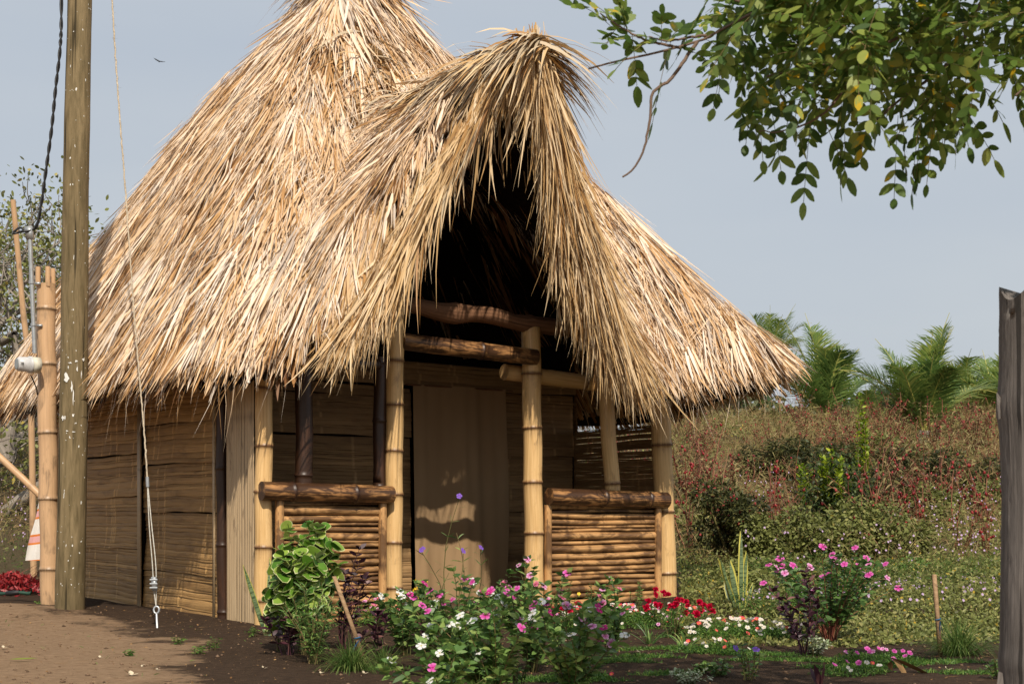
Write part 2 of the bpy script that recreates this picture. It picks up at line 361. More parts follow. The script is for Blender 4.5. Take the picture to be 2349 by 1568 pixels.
# apex bundle
n = 900; ph = R.uniform(0, 2*math.pi, n); r0 = R.uniform(0, .22, n)
P = LW(r0*np.cos(ph), r0*np.sin(ph), ZA-.05+R.uniform(-.05, .16, n)-r0*.35); out_ = np.cos(ph)[:, None]*n3+np.sin(ph)[:, None]*m3
blades(mb, P, out_*R.uniform(.7, 1.3, n)[:, None]+Z3*R.uniform(-1.1, .05, n)[:, None]+m3*R.randn(n)[:, None]*.2, Z3+out_, R.uniform(.3, .75, n), R.uniform(.015, .035, n), STRIP, grav=R.uniform(.35, .7, n), twist=R.randn(n)*.5)
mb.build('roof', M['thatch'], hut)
# eave ends: several layers of square-cut leaflets
mb = MB(); n = 7600
ph = R.uniform(-math.pi, math.pi, n*2); k = (R.rand(n*2) < np.where(np.cos(ph-rad(-20)) > -.55, 1, .35))
ro = outline(ph); a, b = ro*np.cos(ph), ro*np.sin(ph)
k &= ~((a > 2.4) & (b-B0 > -1.85) & (b-B0 < 1.35)); ph = ph[k][:n]; n = len(ph)
ro = outline(ph); layer = R.rand(n)
rr = ro-R.uniform(.28, .55, n); a, b = rr*np.cos(ph), rr*np.sin(ph)
D, N = roofdirs(a, b, .12); dep = -.20*layer+.03
P = LW(a, b, zroof(a, b))+N*dep[:, None]
reach = (ro-rr)*1.25+R.uniform(-.03, .06, n)-layer*.10+.03*np.sin(ph*23)+.03*np.sin(ph*57)+(R.rand(n) < .03)*R.uniform(.03, .14, n)
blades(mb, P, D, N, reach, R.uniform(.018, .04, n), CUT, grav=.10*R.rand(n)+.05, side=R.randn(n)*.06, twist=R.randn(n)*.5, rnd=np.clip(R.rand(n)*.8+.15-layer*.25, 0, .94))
# wisps hanging at the eave
n = 900; ph = R.uniform(-math.pi*.75, math.pi*.6, n); ro = outline(ph)-R.uniform(0, .25, n); a, b = ro*np.cos(ph), ro*np.sin(ph)
D, N = roofdirs(a, b, .5); P = LW(a, b, zroof(a, b)-.08)
blades(mb, P, D+Z3*-.5, N, R.uniform(.1, .38, n), R.uniform(.002, .006, n), GRASS, grav=R.uniform(.1, .8, n), side=R.randn(n)*.3)
mb_eave = mb
# gable: curtain of hanging fronds round the porch opening
mb = MB()
def zend(w, sgn):
    l = np.interp(w, [0, .3, .55, .8, .95, 1.04, 1.1, 1.2, 1.35, 2.1], [4.22, 4.12, 3.94, 3.6, 3.2, 2.75, 2.38, 2.16, 2.09, 2.08])
    r = np.interp(w, [0, .10, .17, .24, .38, .52, .85, 1.1, 1.4, 2.2], [4.12, 3.9, 3.45, 3.05, 2.75, 2.42, 2.08, 1.88, 1.84, 1.86])
    return np.where(sgn < 0, l, r)
def curtain(n, Lr, Wr, wide=.10, extra=0., fan=8, spread=.26, topw=1.3):
    nf = n//fan; sg = np.where(R.rand(nf) < .5, -1, 1); w = np.where(sg < 0, R.uniform(0, 1.75, nf), R.uniform(0, 1.5, nf))
    b = B0+sg*w; top = zroof(np.minimum(amax(b), 3.3+0*b), b)+.05; ze = zend(w, sg)
    L = R.uniform(*Lr, nf); z0 = ze+.85*L+(R.rand(nf)**topw)*np.clip(top-ze-.85*L, 0, None); z0 = np.minimum(z0, top+.04)
    fr = np.clip((top-z0)/1.5, 0, 1); a = amax(b)-.08-fr*np.where((sg < 0) & (w > .7), .05, .26)+R.uniform(0, .13, nf)
    lean = sg*(.08+.26*np.clip(w-.2, 0, 1.5))+R.randn(nf)*wide; cf = R.rand(nf)
    rp = lambda q: np.repeat(q, fan, 0); n = nf*fan; u = np.tile(np.linspace(-1, 1, fan), nf)+R.randn(n)*.15
    ln = rp(lean)+u*spread*rp(R.uniform(.4, 1.3, nf)); L_ = rp(L)*(1-.15*u**2)*R.uniform(.75, 1.1, n); sg_, w_ = rp(sg), rp(w)
    bt = rp(b)+ln*L_; zt = zend(np.abs(bt-B0), sg_)-extra+R.randn(n)*.10; zz0 = rp(z0)+R.randn(n)*.05; L_ = np.minimum(L_, (zz0-zt)*np.sqrt(1+ln**2)); kk = L_ > .24
    D = -Z3+m3*ln[:, None]+n3*(R.randn(n)*.07+.05)[:, None]; P = LW(rp(a)+R.randn(n)*.02, rp(b)-rp(lean)*.25+u*.02, zz0); rn = np.clip(rp(cf)*.5+R.rand(n)*.5, 0, 1)
    P, D, L_, rn = P[kk], D[kk], L_[kk], rn[kk]; n = len(L_)
    blades(mb, P, D, nrm(n3+m3*R.randn(n)[:, None]*.5), L_, R.uniform(*Wr, n), [.35, .9, 1, .8, .45, .05], side=R.randn(n)*.08, bend=R.randn(n)*.05, twist=R.randn(n)*.45, rnd=rn)
def shoulder(n, Lr, Wr, fan=8):
    nf = n//fan; sg = np.where(R.rand(nf) < .6, -1, 1); w = R.uniform(.08, 1.9, nf); w = np.where(sg > 0, w*.85, w); b = B0+sg*w; a = amax(b)-R.uniform(-.02, .75, nf)
    D, N = roofdirs(a, b, .12); f_ = R.uniform(.1, .5, nf)[:, None]; D = nrm(D*(1-f_)+(n3*.25-Z3*.9)*f_); rp = lambda q: np.repeat(q, fan, 0); n = nf*fan
    u = np.tile(np.linspace(-1, 1, fan), nf)+R.randn(n)*.12; zs_ = zroof(a, b)+R.uniform(.0, .08, nf); ze = rp(zend(w, sg)); D, N, cf = rp(D), rp(N+n3*.4), rp(R.rand(nf)); S = nrm(np.cross(D, N)); D = nrm(D+S*(u*.22)[:, None])
    L_ = rp(R.uniform(*Lr, nf))*R.uniform(.8, 1.1, n); z0 = rp(zs_); L_ = np.minimum(L_, (z0-ze-.02)/np.clip(np.abs(D[:, 2])+.10, .2, 2)); kk = L_ > .25
    P = LW(rp(a), rp(b), z0)+S*(u*.03)[:, None]+R.randn(n, 3)*.012; rn = np.clip(cf*.5+R.rand(n)*.5, 0, 1); P, D, N, L_, rn = P[kk], D[kk], N[kk], L_[kk], rn[kk]; n = len(L_)
    blades(mb, P, D, N, L_, R.uniform(*Wr, n), [.3, .9, 1, .8, .5, .05], grav=R.uniform(.03, .2, n), side=R.randn(n)*.06, twist=R.randn(n)*.45, rnd=rn)
shoulder(3300, (.5, 1.0), (.010, .026))
curtain(3000, (.6, 1.2), (.011, .028))
curtain(1800, (.7, 1.4), (.010, .026), .13, .08, topw=.6)
curtain(1400, (.4, 1.0), (.004, .012), .18, .12, spread=.35)
# long tassels hanging from the ridge into the opening
n = 60; b = B0+R.uniform(-.55, .12, n); P = LW(R.uniform(3.3, 3.66, n), b, zroof(3.3+0*b, b)-R.uniform(-.02, .25, n)); D = -Z3+m3*((b-B0)*.25+R.randn(n)*.10)[:, None]
blades(mb, P, D, n3+m3*R.randn(n)[:, None]*.4, R.uniform(.3, .8, n), R.uniform(.012, .030, n), [.5, 1, .9, .7, .35, .03], side=R.randn(n)*.1, twist=R.randn(n)*.4)
# fronds folded over the ridge and leaning out at its tip
n = 1500; a = R.uniform(.9, 3.75, n)**1; sg = np.where(R.rand(n) < .5, -1, 1); a = np.where(R.rand(n) < .35, R.uniform(2.6, 3.78, n), a)
P = LW(a, B0-sg*R.uniform(0, .12, n), zroof(np.minimum(a, 3.7), B0+0*a)+R.uniform(-.02, .10, n))
lean = R.uniform(-.1, .35, n)+np.clip(a-3.4, 0, 1)*.9
D = m3*(sg*R.uniform(.6, 1.1, n))[:, None]+n3*lean[:, None]+Z3*R.uniform(-.35, .25, n)[:, None]
blades(mb, P, D, Z3+n3*.3, R.uniform(.3, .75, n), R.uniform(.016, .038, n), STRIP, grav=R.uniform(.35, .8, n), twist=R.randn(n)*.4, rnd=np.where(R.rand(n) < .4, R.uniform(.93, 1, n), R.rand(n)*.9))
n = 170; P = LW(R.uniform(2.8, 3.6, n), B0+R.uniform(-.12, .14, n), ZR+R.uniform(-.14, .03, n))
blades(mb, P, n3*1+Z3*R.uniform(-.45, .12, n)[:, None]+m3*R.uniform(-.5, .9, n)[:, None], Z3, R.uniform(.2, .42, n), R.uniform(.008, .028, n), STRIP, grav=R.uniform(.1, .8, n), twist=R.randn(n)*.6)
n = 620; a = R.uniform(.95, 3.6, n); sg = np.where(R.rand(n) < .5, -1, 1); P = LW(a, B0+sg*R.uniform(0, .06, n), zroof(np.minimum(a, 3.3), B0+0*a)+R.uniform(.02, .12, n))
blades(mb, P, -n3*R.uniform(-.6, 1., n)[:, None]+m3*(sg*R.uniform(.5, 1.2, n))[:, None]+Z3*R.uniform(-.2, .3, n)[:, None], Z3+R.randn(n, 3)*.4, R.uniform(.12, .34, n), R.uniform(.015, .04, n), STRIP, grav=R.uniform(.6, 1.3, n), twist=R.randn(n)*.8, rnd=np.where(R.rand(n) < .5, R.uniform(.95, 1, n), R.rand(n)*.35))
n = 60; P = LW(R.uniform(.9, 1.6, n), B0+R.uniform(-.1, .12, n), ZR+R.uniform(-.0, .1, n))
blades(mb, P, n3*R.randn(n)[:, None]*.5+Z3*.6+m3*R.randn(n)[:, None]*.6, n3, R.uniform(.1, .3, n), R.uniform(.006, .02, n), GRASS, grav=.3)
mb.build('porch_gable_fringe', M['fringe'], hut)
# stray hairs on the silhouette
mb = mb_eave; n = 520; a = R.uniform(-3, 3.5, n); b = R.uniform(-2.9, 3.3, n); k = inside(a, b); a, b = a[k], b[k]; n = len(a)
D, N = roofdirs(a, b, .5)
blades(mb, LW(a, b, zroof(a, b)+.05), D+N*R.uniform(.15, .6, n)[:, None], N, R.uniform(.15, .45, n), R.uniform(.003, .009, n), GRASS, grav=R.uniform(.1, .6, n), side=R.randn(n)*.3)
mb.build('eave_thatch', M['thatch'], hut)
# ---- bamboo culms
def culm(name, p0, p1, r, mat, parent=hut, gap=.36, off=.1, sides=18, taper=1., bow=0., burn=.8, label=None, smooth=True):
    p0, p1 = np.asarray(p0, float), np.asarray(p1, float); Lc = np.linalg.norm(p1-p0); mb = MB()
    nodes = []; x = off
    while x < Lc: nodes.append(x); x += gap*R.uniform(.85, 1.15)
    ss = set(np.linspace(0, Lc, max(6, int(Lc/.06))).tolist())
    for q in nodes:
        for e in (-.03, -.012, -.006, 0, .006, .012, .03):
            if 0 < q+e < Lc: ss.add(q+e)
    ss = np.array(sorted(ss)); rr = np.full(len(ss), r)*(1+(taper-1)*ss/Lc); nd = np.zeros(len(ss))
    for q in nodes:
        d = ss-q; rr = rr+r*.12*np.exp(-(d/.011)**2)-r*.04*np.exp(-((d+.014)/.006)**2)
        nd = np.maximum(nd, 1.3*np.exp(-(d/.014)**2)); nd = np.maximum(nd, burn*np.exp(-np.where(d < 0, -d/.035, d/.012)))
    nd[-1] = nd[0] = .3
    side = nrm(np.cross(p1-p0, [.3, .2, 1.])) if abs((p1-p0)[2])/Lc < .8 else m3
    path = p0+(p1-p0)*(ss/Lc)[:, None]+side*(bow*np.sin(ss/Lc*3.1)+.004*np.sin(ss*9+R.rand()*6))[:, None]
    tube(mb, path, rr, sides, nd=nd)
    o = mb.build(name, mat, parent, False)
    for p in o.data.polygons: p.use_smooth = len(p.vertices) == 4
    if label: o['label'] = label
    return o
AF = 2.5
culm('corner_post', LW(AF, -2.147, -.1), LW(AF+.0, -2.13, 1.98), .068, M['post'], gap=.42, off=.28)
culm('door_post', LW(AF, -.965, -.1), LW(AF, -.94, 2.62), .073, M['post'], gap=.40, off=.34, label='pale bamboo post left of the porch opening')
culm('door_post', LW(AF, .50, -.1), LW(AF, .455, 2.50), .085, M['post'], gap=.44, off=.30, label='pale bamboo post right of the porch opening')
culm('corner_post', LW(AF, 2.08, -.1), LW(AF, 1.98, 2.0), .094, M['post'], gap=.62, off=.38)
culm('corner_post', LW(AF-.28, 2.27, -.1), LW(AF-.28, 2.18, 2.0), .062, M['post'], gap=.6, off=.3)
culm('bamboo_strut', LW(AF-.06, -1.06, .98), LW(AF-.06, -1.05, 2.15), .055, M['dark'], gap=.5)
culm('bamboo_strut', LW(AF+.03, -1.80, 1.06), LW(AF+.03, -1.80, 2.05), .070, M['dark'], gap=.9, off=.10)
culm('bamboo_strut', LW(AF-.05, 1.44, 1.03), LW(AF-.05, 1.34, 2.1), .072, M['post'], gap=.9, off=.10, burn=.1, label='pale leaning bamboo strut over the right railing')
culm('handrail', LW(AF+.09, -2.20, 1.035), LW(AF+.09, -1.03, 1.01), .074, M['rail'], gap=.62, off=.26, burn=.8)
culm('handrail', LW(AF+.10, .58, 1.005), LW(AF+.10, 1.97, .975), .076, M['rail'], gap=.62, off=.62, burn=.8)
culm('lintel', LW(AF+.02, -.90, 2.285), LW(AF+.06, .46, 2.23), .072, M['rail'], gap=.8, off=.78, burn=.6)
culm('lintel', LW(AF-.06, -2.2, 2.08), LW(AF-.06, -.98, 2.08), .052, M['dark'], gap=.5)
culm('lintel', LW(AF-.16, .28, 2.11), LW(AF-.16, 2.2, 2.02), .072, M['post'], gap=.75, off=.9, burn=.1)
lg = curve([LW(AF+.0, -1.9, 2.58), LW(AF, -.9, 2.60), LW(AF, -.45, 2.56), LW(AF, .0, 2.575), LW(AF, .35, 2.53), LW(AF, .8, 2.52), LW(AF, 2.0, 2.45)], 44)
mb = MB(); q = np.linspace(0, 1, 44); tube(mb, lg, .070+.024*np.exp(-((q-.40)/.03)**2)+.022*np.exp(-((q-.60)/.02)**2)+.014*np.exp(-((q-.22)/.03)**2)+.005*np.sin(q*40), 14, rough=.02); mb.build('log_beam', M['log'], hut, True)
# inner rafters
for i, (b1, b2) in enumerate([(-2.0, B0), (1.3, B0), (-1.2, B0), (.5, B0), (1.9, B0)]):
    aa = 2.35-(i > 1)*.8; culm('rafter', LW(aa, b1, zroof(aa, b1)-.30), LW(aa-.1, b2, zroof(aa, b2)-.32), .045, M['log'], gap=.6, sides=8)
# railing panels with split-bamboo slats
def railing(b1, b2, zt, zb, nsl, seed):
    rs = np.random.RandomState(seed); a0 = AF+.035
    fr = MB()
    for bb, s in ((b1, 1), (b2, -1)):
        path = LW(a0+.025, bb, np.linspace(zb, zt+.03, 14)); mbp = MB(); tube(mbp, path, .036+.0*path[:, 0], 10, nd=np.exp(-((np.linspace(0, 1, 14)-.45)/.04)**2), rough=.02)
        o = mbp.build('railing_frame', M['slat'], root_r[0] if root_r else hut, True)
    z = zb; k = 0; mbs = MB(); hs = []
    while z < zt: h = rs.choice([.026, .038, .050, .066])*rs.uniform(.85, 1.15); hs.append((z, h)); z += h+.004
    x = np.linspace(b1+.02, b2-.02, 46)
    for z0, h in hs:
        tilt = rs.randn()*.006; wav = .004*np.sin(x*rs.uniform(3, 6)+rs.rand()*6); zc = z0+h/2+tilt*(x-x.mean())+wav
        an = np.linspace(-1.45, 1.45, 7); dep = .55*h
        pa = a0+np.cos(an)[None, :]*dep*np.ones((len(x), 1)); 
        nodes = [rs.uniform(b1, b2) for _ in range(rs.randint(1, 3))]; nodes = [b1+.22+.0*h if rs.rand() < .5 else nd_ for nd_ in nodes]
        bn = np.zeros(len(x))
        for q_ in nodes: bn = np.maximum(bn, np.exp(-((x-q_)/.018)**2))
        endb = .75*np.exp(-(x-x[0])/.10)*rs.rand()+.75*np.exp(-(x[-1]-x)/.12)*rs.rand()
        nd = np.maximum(bn*.8, endb)+(rs.rand() < .3)*.25
        pz = zc[:, None]+np.sin(an)[None, :]*h*.5*(1+.10*bn[:, None])
        V_ = LW(pa+bn[:, None]*.004, np.repeat(x[:, None], 7, 1), pz)
        id_ = np.arange(len(x)*7).reshape(len(x), 7); f_ = np.stack([id_[:-1, :-1], id_[1:, :-1], id_[1:, 1:], id_[:-1, 1:]], -1).reshape(-1, 4)
        uv = np.zeros((len(x), 7, 3)); uv[..., 1] = x[:, None]; uv[..., 0] = pz; uv[..., 2] = rs.rand()*20
        edge = np.abs(np.sin(an))**6*.5
        mbs.add(V_, f_, rs.rand(), np.clip(nd[:, None]+edge[None, :], 0, 1).ravel(), uv.reshape(-1, 3))
    mbs.build('railing_slats', M['slat'], hut, True)
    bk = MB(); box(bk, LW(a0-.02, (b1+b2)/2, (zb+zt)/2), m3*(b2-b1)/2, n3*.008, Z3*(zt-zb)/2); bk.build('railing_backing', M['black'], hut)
root_r = []
railing(-2.03, -1.10, .93, -.02, 20, 3)
railing(.60, 1.90, .90, -.02, 20, 11)
# woven walls
def woven(name, a1, b1, a2, b2, z0, z1, mat, outv, rows=None, gaps=0., backing=True, label=None, parent=hut, seed=0):
    rs = np.random.RandomState(seed+50); mb = MB(); p = np.array([a1, b1]); q = np.array([a2, b2]); Ln = np.linalg.norm(q-p)
    nx = max(12, int(Ln/.022)); u = np.linspace(0, Ln, nx); ov = np.array(outv, float)
    z = z0; row = 0
    while z < z1-.02:
        H = min(rs.uniform(.34, .58), z1-z); zz = z
        nodes = np.sort(rs.uniform(.03, Ln, max(1, int(Ln/.33)))); seamw = .012*np.sin(u*rs.uniform(1, 2.5)+rs.rand()*6)+.003*np.sin(u*9+rs.rand()*6)
        bow = .018*np.sin(u*rs.uniform(1.5, 3)+rs.rand()*6)
        while zz < z+H-.008:
            h = min(rs.choice([.02, .034, .045, .062])*rs.uniform(.85, 1.2), z+H-zz)
            fr = (zz-z)/H; wv = seamw*(1-fr*.4)+.0012*np.sin(u*12+rs.rand()*6)
            g = gaps if rs.rand() < .45 else 0.
            vs = np.array([-.02, .15, .5, .85, .985]); dep = np.array([.004, .0055, .004, .001, -.004])
            bn = np.zeros(nx)
            for nn in nodes: bn = np.maximum(bn, np.exp(-((u-nn-.015*math.sin(fr*7)-rs.randn()*.002)/.007)**2))
            dd = bow*(1-2*abs(fr-.5))+.016*(1-fr)**2+.003*rs.rand()+.0015*np.sin(u*8+rs.rand()*6)
            D_ = dd[:, None]+dep[None, :]+bn[:, None]*.006+.006*math.cos(row*2.)
            zzz = zz+wv[:, None]+vs[None, :]*(h-g*(.6+.4*np.sin(u*3+rs.rand()*6))[:, None])
            A_ = p[0]+(q[0]-p[0])*(u/Ln)[:, None]+ov[0]*D_; B_ = p[1]+(q[1]-p[1])*(u/Ln)[:, None]+ov[1]*D_
            id_ = np.arange(nx*5).reshape(nx, 5); f_ = np.stack([id_[:-1, :-1], id_[1:, :-1], id_[1:, 1:], id_[:-1, 1:]], -1).reshape(-1, 4)
            uv = np.zeros((nx, 5, 3)); uv[..., 0] = u[:, None]+rs.rand()*5; uv[..., 1] = zzz; uv[..., 2] = rs.rand()*9
            mb.add(LW(A_, B_, zzz), f_, np.clip(rs.rand()*.75+.25*(zz < z+.01)+.25*(fr > .9), 0, 1), (bn[:, None]*.75*np.ones(5)).ravel(), uv.reshape(-1, 3))
            zz += h
        z += H; row += 1
    o = mb.build(name, mat, parent, True)
    if label: o['label'] = label
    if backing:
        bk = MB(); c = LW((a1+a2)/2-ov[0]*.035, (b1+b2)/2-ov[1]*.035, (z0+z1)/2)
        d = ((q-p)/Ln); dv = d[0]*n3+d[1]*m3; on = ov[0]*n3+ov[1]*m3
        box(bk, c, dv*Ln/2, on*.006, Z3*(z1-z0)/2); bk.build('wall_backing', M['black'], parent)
    return o
BL = -2.147
woven('wall_panel', -2.5, BL, -1.47, BL, -.02, 2.62, M['woven'], (0, -1), seed=1)
woven('wall_panel', -1.50, BL-.035, .03, BL-.035, -.02, 2.62, M['woven'], (0, -1), seed=2)
woven('wall_panel', .105, BL-.02, 1.76, BL-.02, -.03, 2.62, M['woven'], (0, -1), seed=5)
woven('wall_panel', -2.5, -2.1, -2.5, 2.1, -.02, 2.62, M['woven'], (-1, 0), seed=6)
woven('wall_panel', -2.5, 2.147, 1.0, 2.147, -.02, 2.62, M['woven'], (0, 1), seed=7)
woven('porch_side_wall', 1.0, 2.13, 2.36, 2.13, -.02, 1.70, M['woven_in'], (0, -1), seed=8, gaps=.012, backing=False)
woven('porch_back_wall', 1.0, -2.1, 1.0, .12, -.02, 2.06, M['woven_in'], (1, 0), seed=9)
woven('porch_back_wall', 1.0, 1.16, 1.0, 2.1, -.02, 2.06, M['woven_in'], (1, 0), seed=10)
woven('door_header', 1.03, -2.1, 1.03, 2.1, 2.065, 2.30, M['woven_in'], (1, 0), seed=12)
# battens and the flattened-bamboo corner boards
mb = MB()
for i in range(3): box(mb, LW(.05+i*.033, BL-.065-.004*i, .93), n3*.0155, m3*.006, Z3*1.0, nd=0.)
mb.build('wall_batten', M['board'], hut)
culm('wall_batten', LW(1.84, BL-.03, -.05), LW(1.80, BL-.03, 2.0), .05, M['dark'], gap=.6)
mb = MB(); box(mb, LW(1.775, BL-.085, .95), n3*.016, m3*.006, Z3*.98); mb.build('wall_batten', M['board'], hut)
k = 0; x = 1.90
while x < 2.40:
    wd = R.uniform(.03, .06); mb = MB(); zz = np.linspace(-.03+R.rand()*.02, 1.98, 40); an = np.linspace(-1, 1, 4)
    nd = .5*np.exp(-((zz-.72)/.012)**2)+.5*np.exp(-((zz-1.18)/.012)**2)+.4*np.exp(-((zz-1.62)/.012)**2)
    V_ = LW(x+wd/2+an[None]*wd*.47+.003*np.sin(zz*4+k)[:, None], BL-.03-.008*np.cos(an*1.5)[None]-.003*nd[:, None], np.repeat(zz[:, None], 4, 1))
    id_ = np.arange(160).reshape(40, 4); f_ = np.stack([id_[:-1, :-1], id_[:-1, 1:], id_[1:, 1:], id_[1:, :-1]], -1).reshape(-1, 4)
    uv = np.zeros((40, 4, 3)); uv[..., 0] = x+an*wd/2; uv[..., 1] = zz[:, None]; uv[..., 2] = k*.3
    mb.add(V_, f_, R.rand(), np.repeat(nd, 4), uv.reshape(-1, 3)); mb.build('corner_board', M['board'], hut, True); x += wd; k += 1
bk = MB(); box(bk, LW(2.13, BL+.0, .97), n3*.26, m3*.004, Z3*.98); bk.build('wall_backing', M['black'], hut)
# floor strip of the porch
mb = MB(); box(mb, LW(1.7, 0, -.02), n3*.78, m3*2.1, Z3*.03); mb.build('porch_floor', plain('packed_earth', (.10, .065, .04), .95, .1), hut)
# curtain in the doorway
ct = thing('door_curtain', LW(1.08, .64, 2.04), 'plain brown cloth curtain hanging in the hut doorway', 'curtain')
nb, nz_ = 90, 40; bb = np.linspace(.10, 1.20, nb); zz = np.linspace(.0, 2.08, nz_)
Bc, Zc = np.meshgrid(bb, zz, indexing='ij')
fold = .024*np.sin((Bc-.1)*13+.5*np.sin(Zc*1.3))**3+.005*np.sin(Bc*31+Zc*.9)+.016*np.sin(Bc*7+2+Zc*.6)
Bs = .1+(Bc-.1)*(1+.03*np.sin(Zc*2))-.02*(2.08-Zc)*(Bc-.64)
mb = MB(); id_ = np.arange(nb*nz_).reshape(nb, nz_); uv = np.stack([Bc, Zc, 0*Bc], -1).reshape(-1, 3)
mb.add(LW(1.10+fold*(.6+.4*(2.08-Zc)/2), Bs, Zc+.012*np.sin(Bc*9)*(Zc < .1)), np.stack([id_[:-1, :-1], id_[1:, :-1], id_[1:, 1:], id_[:-1, 1:]], -1).reshape(-1, 4), .5, 0, uv)
m = NM('brown_cloth'); u_ = m.attr('uvp'); wv = m.noise(u_, (400, 400, 1), 1, 2); bg_ = m.noise(u_, (3, 1, 1), 1, 3)
c = m.ramp(m.math('ADD', m.math('MULTIPLY', wv, .3), m.math('MULTIPLY', bg_, .7)), [(.3, (.33, .215, .115)), (.7, (.40, .27, .15))]); m.bump(wv, .2, .002)
mb.build('cloth', m.fin(c, .9, .1, .1), ct, True)
mb = MB(); tube(mb, [LW(1.10, .02, 2.075), LW(1.10, 1.26, 2.07)], .008, 6); mb.build('curtain_rod', M['log'], ct)
# ---------------------------------------------------------------- poles, wires and things round the hut
def up(o, x, y): return float(terr(x, y))
px, py = (160-CX)*11.8/F, 11.8; pz = float(terr(px, py))
up_ = thing('utility_pole', (px, py, pz), 'tall greenish brown round wooden utility pole spotted with white paint beside the hut', 'utility pole')
mb = MB(); zz = np.linspace(-.1, 12, 90); tube(mb, np.stack([px+.0165*zz+.006*np.sin(zz*1.3), py+0*zz, pz+zz], -1), .121-.0045*zz+.0015*np.sin(zz*5), 28, rough=.006)
mb.build('pole_shaft', M['gpole'], up_, True)
M['white'] = plain('white_paint', (.72, .72, .68), .6, .3, 0, .08); M['mgrey'] = plain('meter_grey', (.50, .50, .50), .4, .4, 0, .1)
def dab(U, V, w_, h_, seed):       # thin splash of paint lying on the pole surface
    rs = np.random.RandomState(seed); zc = CAMH+(HOR-V)*11.7/F; rr = .123; an0 = math.asin(max(-.95, min(.95, ((U-CX)*11.7/F-(px+.0165*zc))/rr)))
    k = 11; t = np.linspace(0, 2*math.pi, k, endpoint=False); ra = 1+.35*rs.randn(k); A_ = an0+np.cos(t)*w_/rr*ra; Zs = zc+np.sin(t)*h_*ra
    r_ = rr-.0045*Zs+.004; cx_ = px+.0165*Zs
    v = np.stack([cx_+r_*np.sin(A_), py-r_*np.cos(A_), Zs], -1); c = np.array([[px+.0165*zc+(rr-.0045*zc+.005)*math.sin(an0), py-(rr-.0045*zc+.005)*math.cos(an0), zc]])
    return np.concatenate([v, c]), np.array([[i, (i+1) % k, k] for i in range(k)])
for i, (U, V, a_, b_) in enumerate([(153, 868, .018, .03), (166, 885, .006, .05), (178, 845, .006, .035), (186, 858, .004, .04), (176, 828, .012, .008), (190, 824, .012, .012), (162, 832, .012, .006), (144, 958, .014, .018), (170, 951, .006, .012), (155, 988, .012, .005), (170, 990, .012, .004), (189, 990, .008, .004), (158, 842, .005, .012), (170, 910, .004, .05), (160, 152, .004, .012), (150, 958, .006, .02)]):
    mb = MB(); mb.add(*dab(U, V, a_, b_, i)); mb.build('paint_splash', M['white'], up_)
# meter post: thick bamboo
qx, qy = (110-CX)*12.25/F, 12.25; qz = float(terr(qx, qy))
mp_ = thing('bamboo_meter_post', (qx, qy, qz), 'thick weathered bamboo post with notched top carrying the electric meter', 'post')
culm('post_shaft', (qx+.02, qy, qz-.1), (qx-.02, qy, 2.83), .079, M['post2'], mp_, gap=.54, off=.40)
mb = MB()
for an in (-.9, .6, 2.3): tube(mb, [[qx-.02+.066*math.sin(an), qy-.066*math.cos(an), 2.8], [qx-.02+.066*math.sin(an), qy-.066*math.cos(an), 2.97]], .022, 8)
mb.build('notched_top', M['post2'], mp_, True)
M['steel'] = plain('galvanised_steel', (.42, .44, .45), .42, .5, .6, .12); M['cream'] = plain('meter_cream', (.60, .58, .48), .5); M['cable'] = plain('black_cable', (.012, .012, .013), .45, .4)
cdx = (76-CX)*12.1/F; cd = thing('conduit_pipe', (cdx, 12.1, 1.9), 'grey galvanised conduit pipe strapped upright beside the meter post', 'pipe')
p0, p1 = at(80, 810, 12.1), at(69, 548, 12.1)
mb = MB(); tube(mb, [p0, p0+(p1-p0)*.5, p1], .019, 12); mb.build('pipe', M['steel'], cd, True)
for f_ in (.25, .62):
    c = p0+(p1-p0)*f_; mb = MB(); tube(mb, [c-Z3*.012, c+Z3*.012], .026, 12); box(mb, c+np.array([.03, .06, 0]), (.025, 0, 0), (0, .008, 0), (0, 0, .011)); mb.build('pipe_strap', M['steel'], cd)
mb = MB(); box(mb, p1+np.array([-.005, 0, .05]), (.030, 0, .004), (0, .02, 0), (-.008, 0, .055)); mb.build('weatherhead', M['steel'], cd)
mc = at(66, 836, 12.02); mt = thing('electric_meter', mc, 'round white electric meter with glass front on its grey base beside the bamboo post', 'meter')
ax_ = nrm(np.array([-.75, -.6, 0]))
def lathe(mb, c, ax, prof, sides=24):
    prof = np.asarray(prof, float); path = np.asarray(c)+ax*prof[:, :1]
    X = nrm(np.cross(ax, [0, 0, 1.])); Y = np.cross(X, ax); an = np.arange(sides)*2*math.pi/sides
    v = path[:, None]+(X*np.cos(an)[:, None]+Y*np.sin(an)[:, None])[None]*prof[:, 1][:, None, None]
    k = len(prof); idx = np.arange(k*sides).reshape(k, sides); j = np.roll(idx, -1, 1)
    mb.add(v, np.stack([idx[:-1], j[:-1], j[1:], idx[1:]], -1).reshape(-1, 4))
mb = MB(); lathe(mb, mc, ax_, [(-.09, .001), (-.09, .068), (-.02, .068), (-.02, .0)]); mb.build('meter_base', M['cream'], mt, True)
mb = MB(); lathe(mb, mc, ax_, [(-.02, .072), (.0, .072), (.0, .064), (.085, .060), (.10, .050), (.10, .0)]); mb.build('meter_cover', M['mgrey'], mt, True)
mb = MB(); lathe(mb, mc, ax_, [(.104, .048), (.106, .04), (.104, .0)]); mb.build('meter_dial', plain('dial_grey', (.25, .27, .26), .2, .6), mt)
for k in range(6):
    mb = MB(); box(mb, mc+np.array([-.0+.006*k, -.0665, .0])+ax_*.05, (.0012, 0, 0), (0, .002, 0), (0, 0, .012)); mb.build('meter_slot', M['black'], mt)
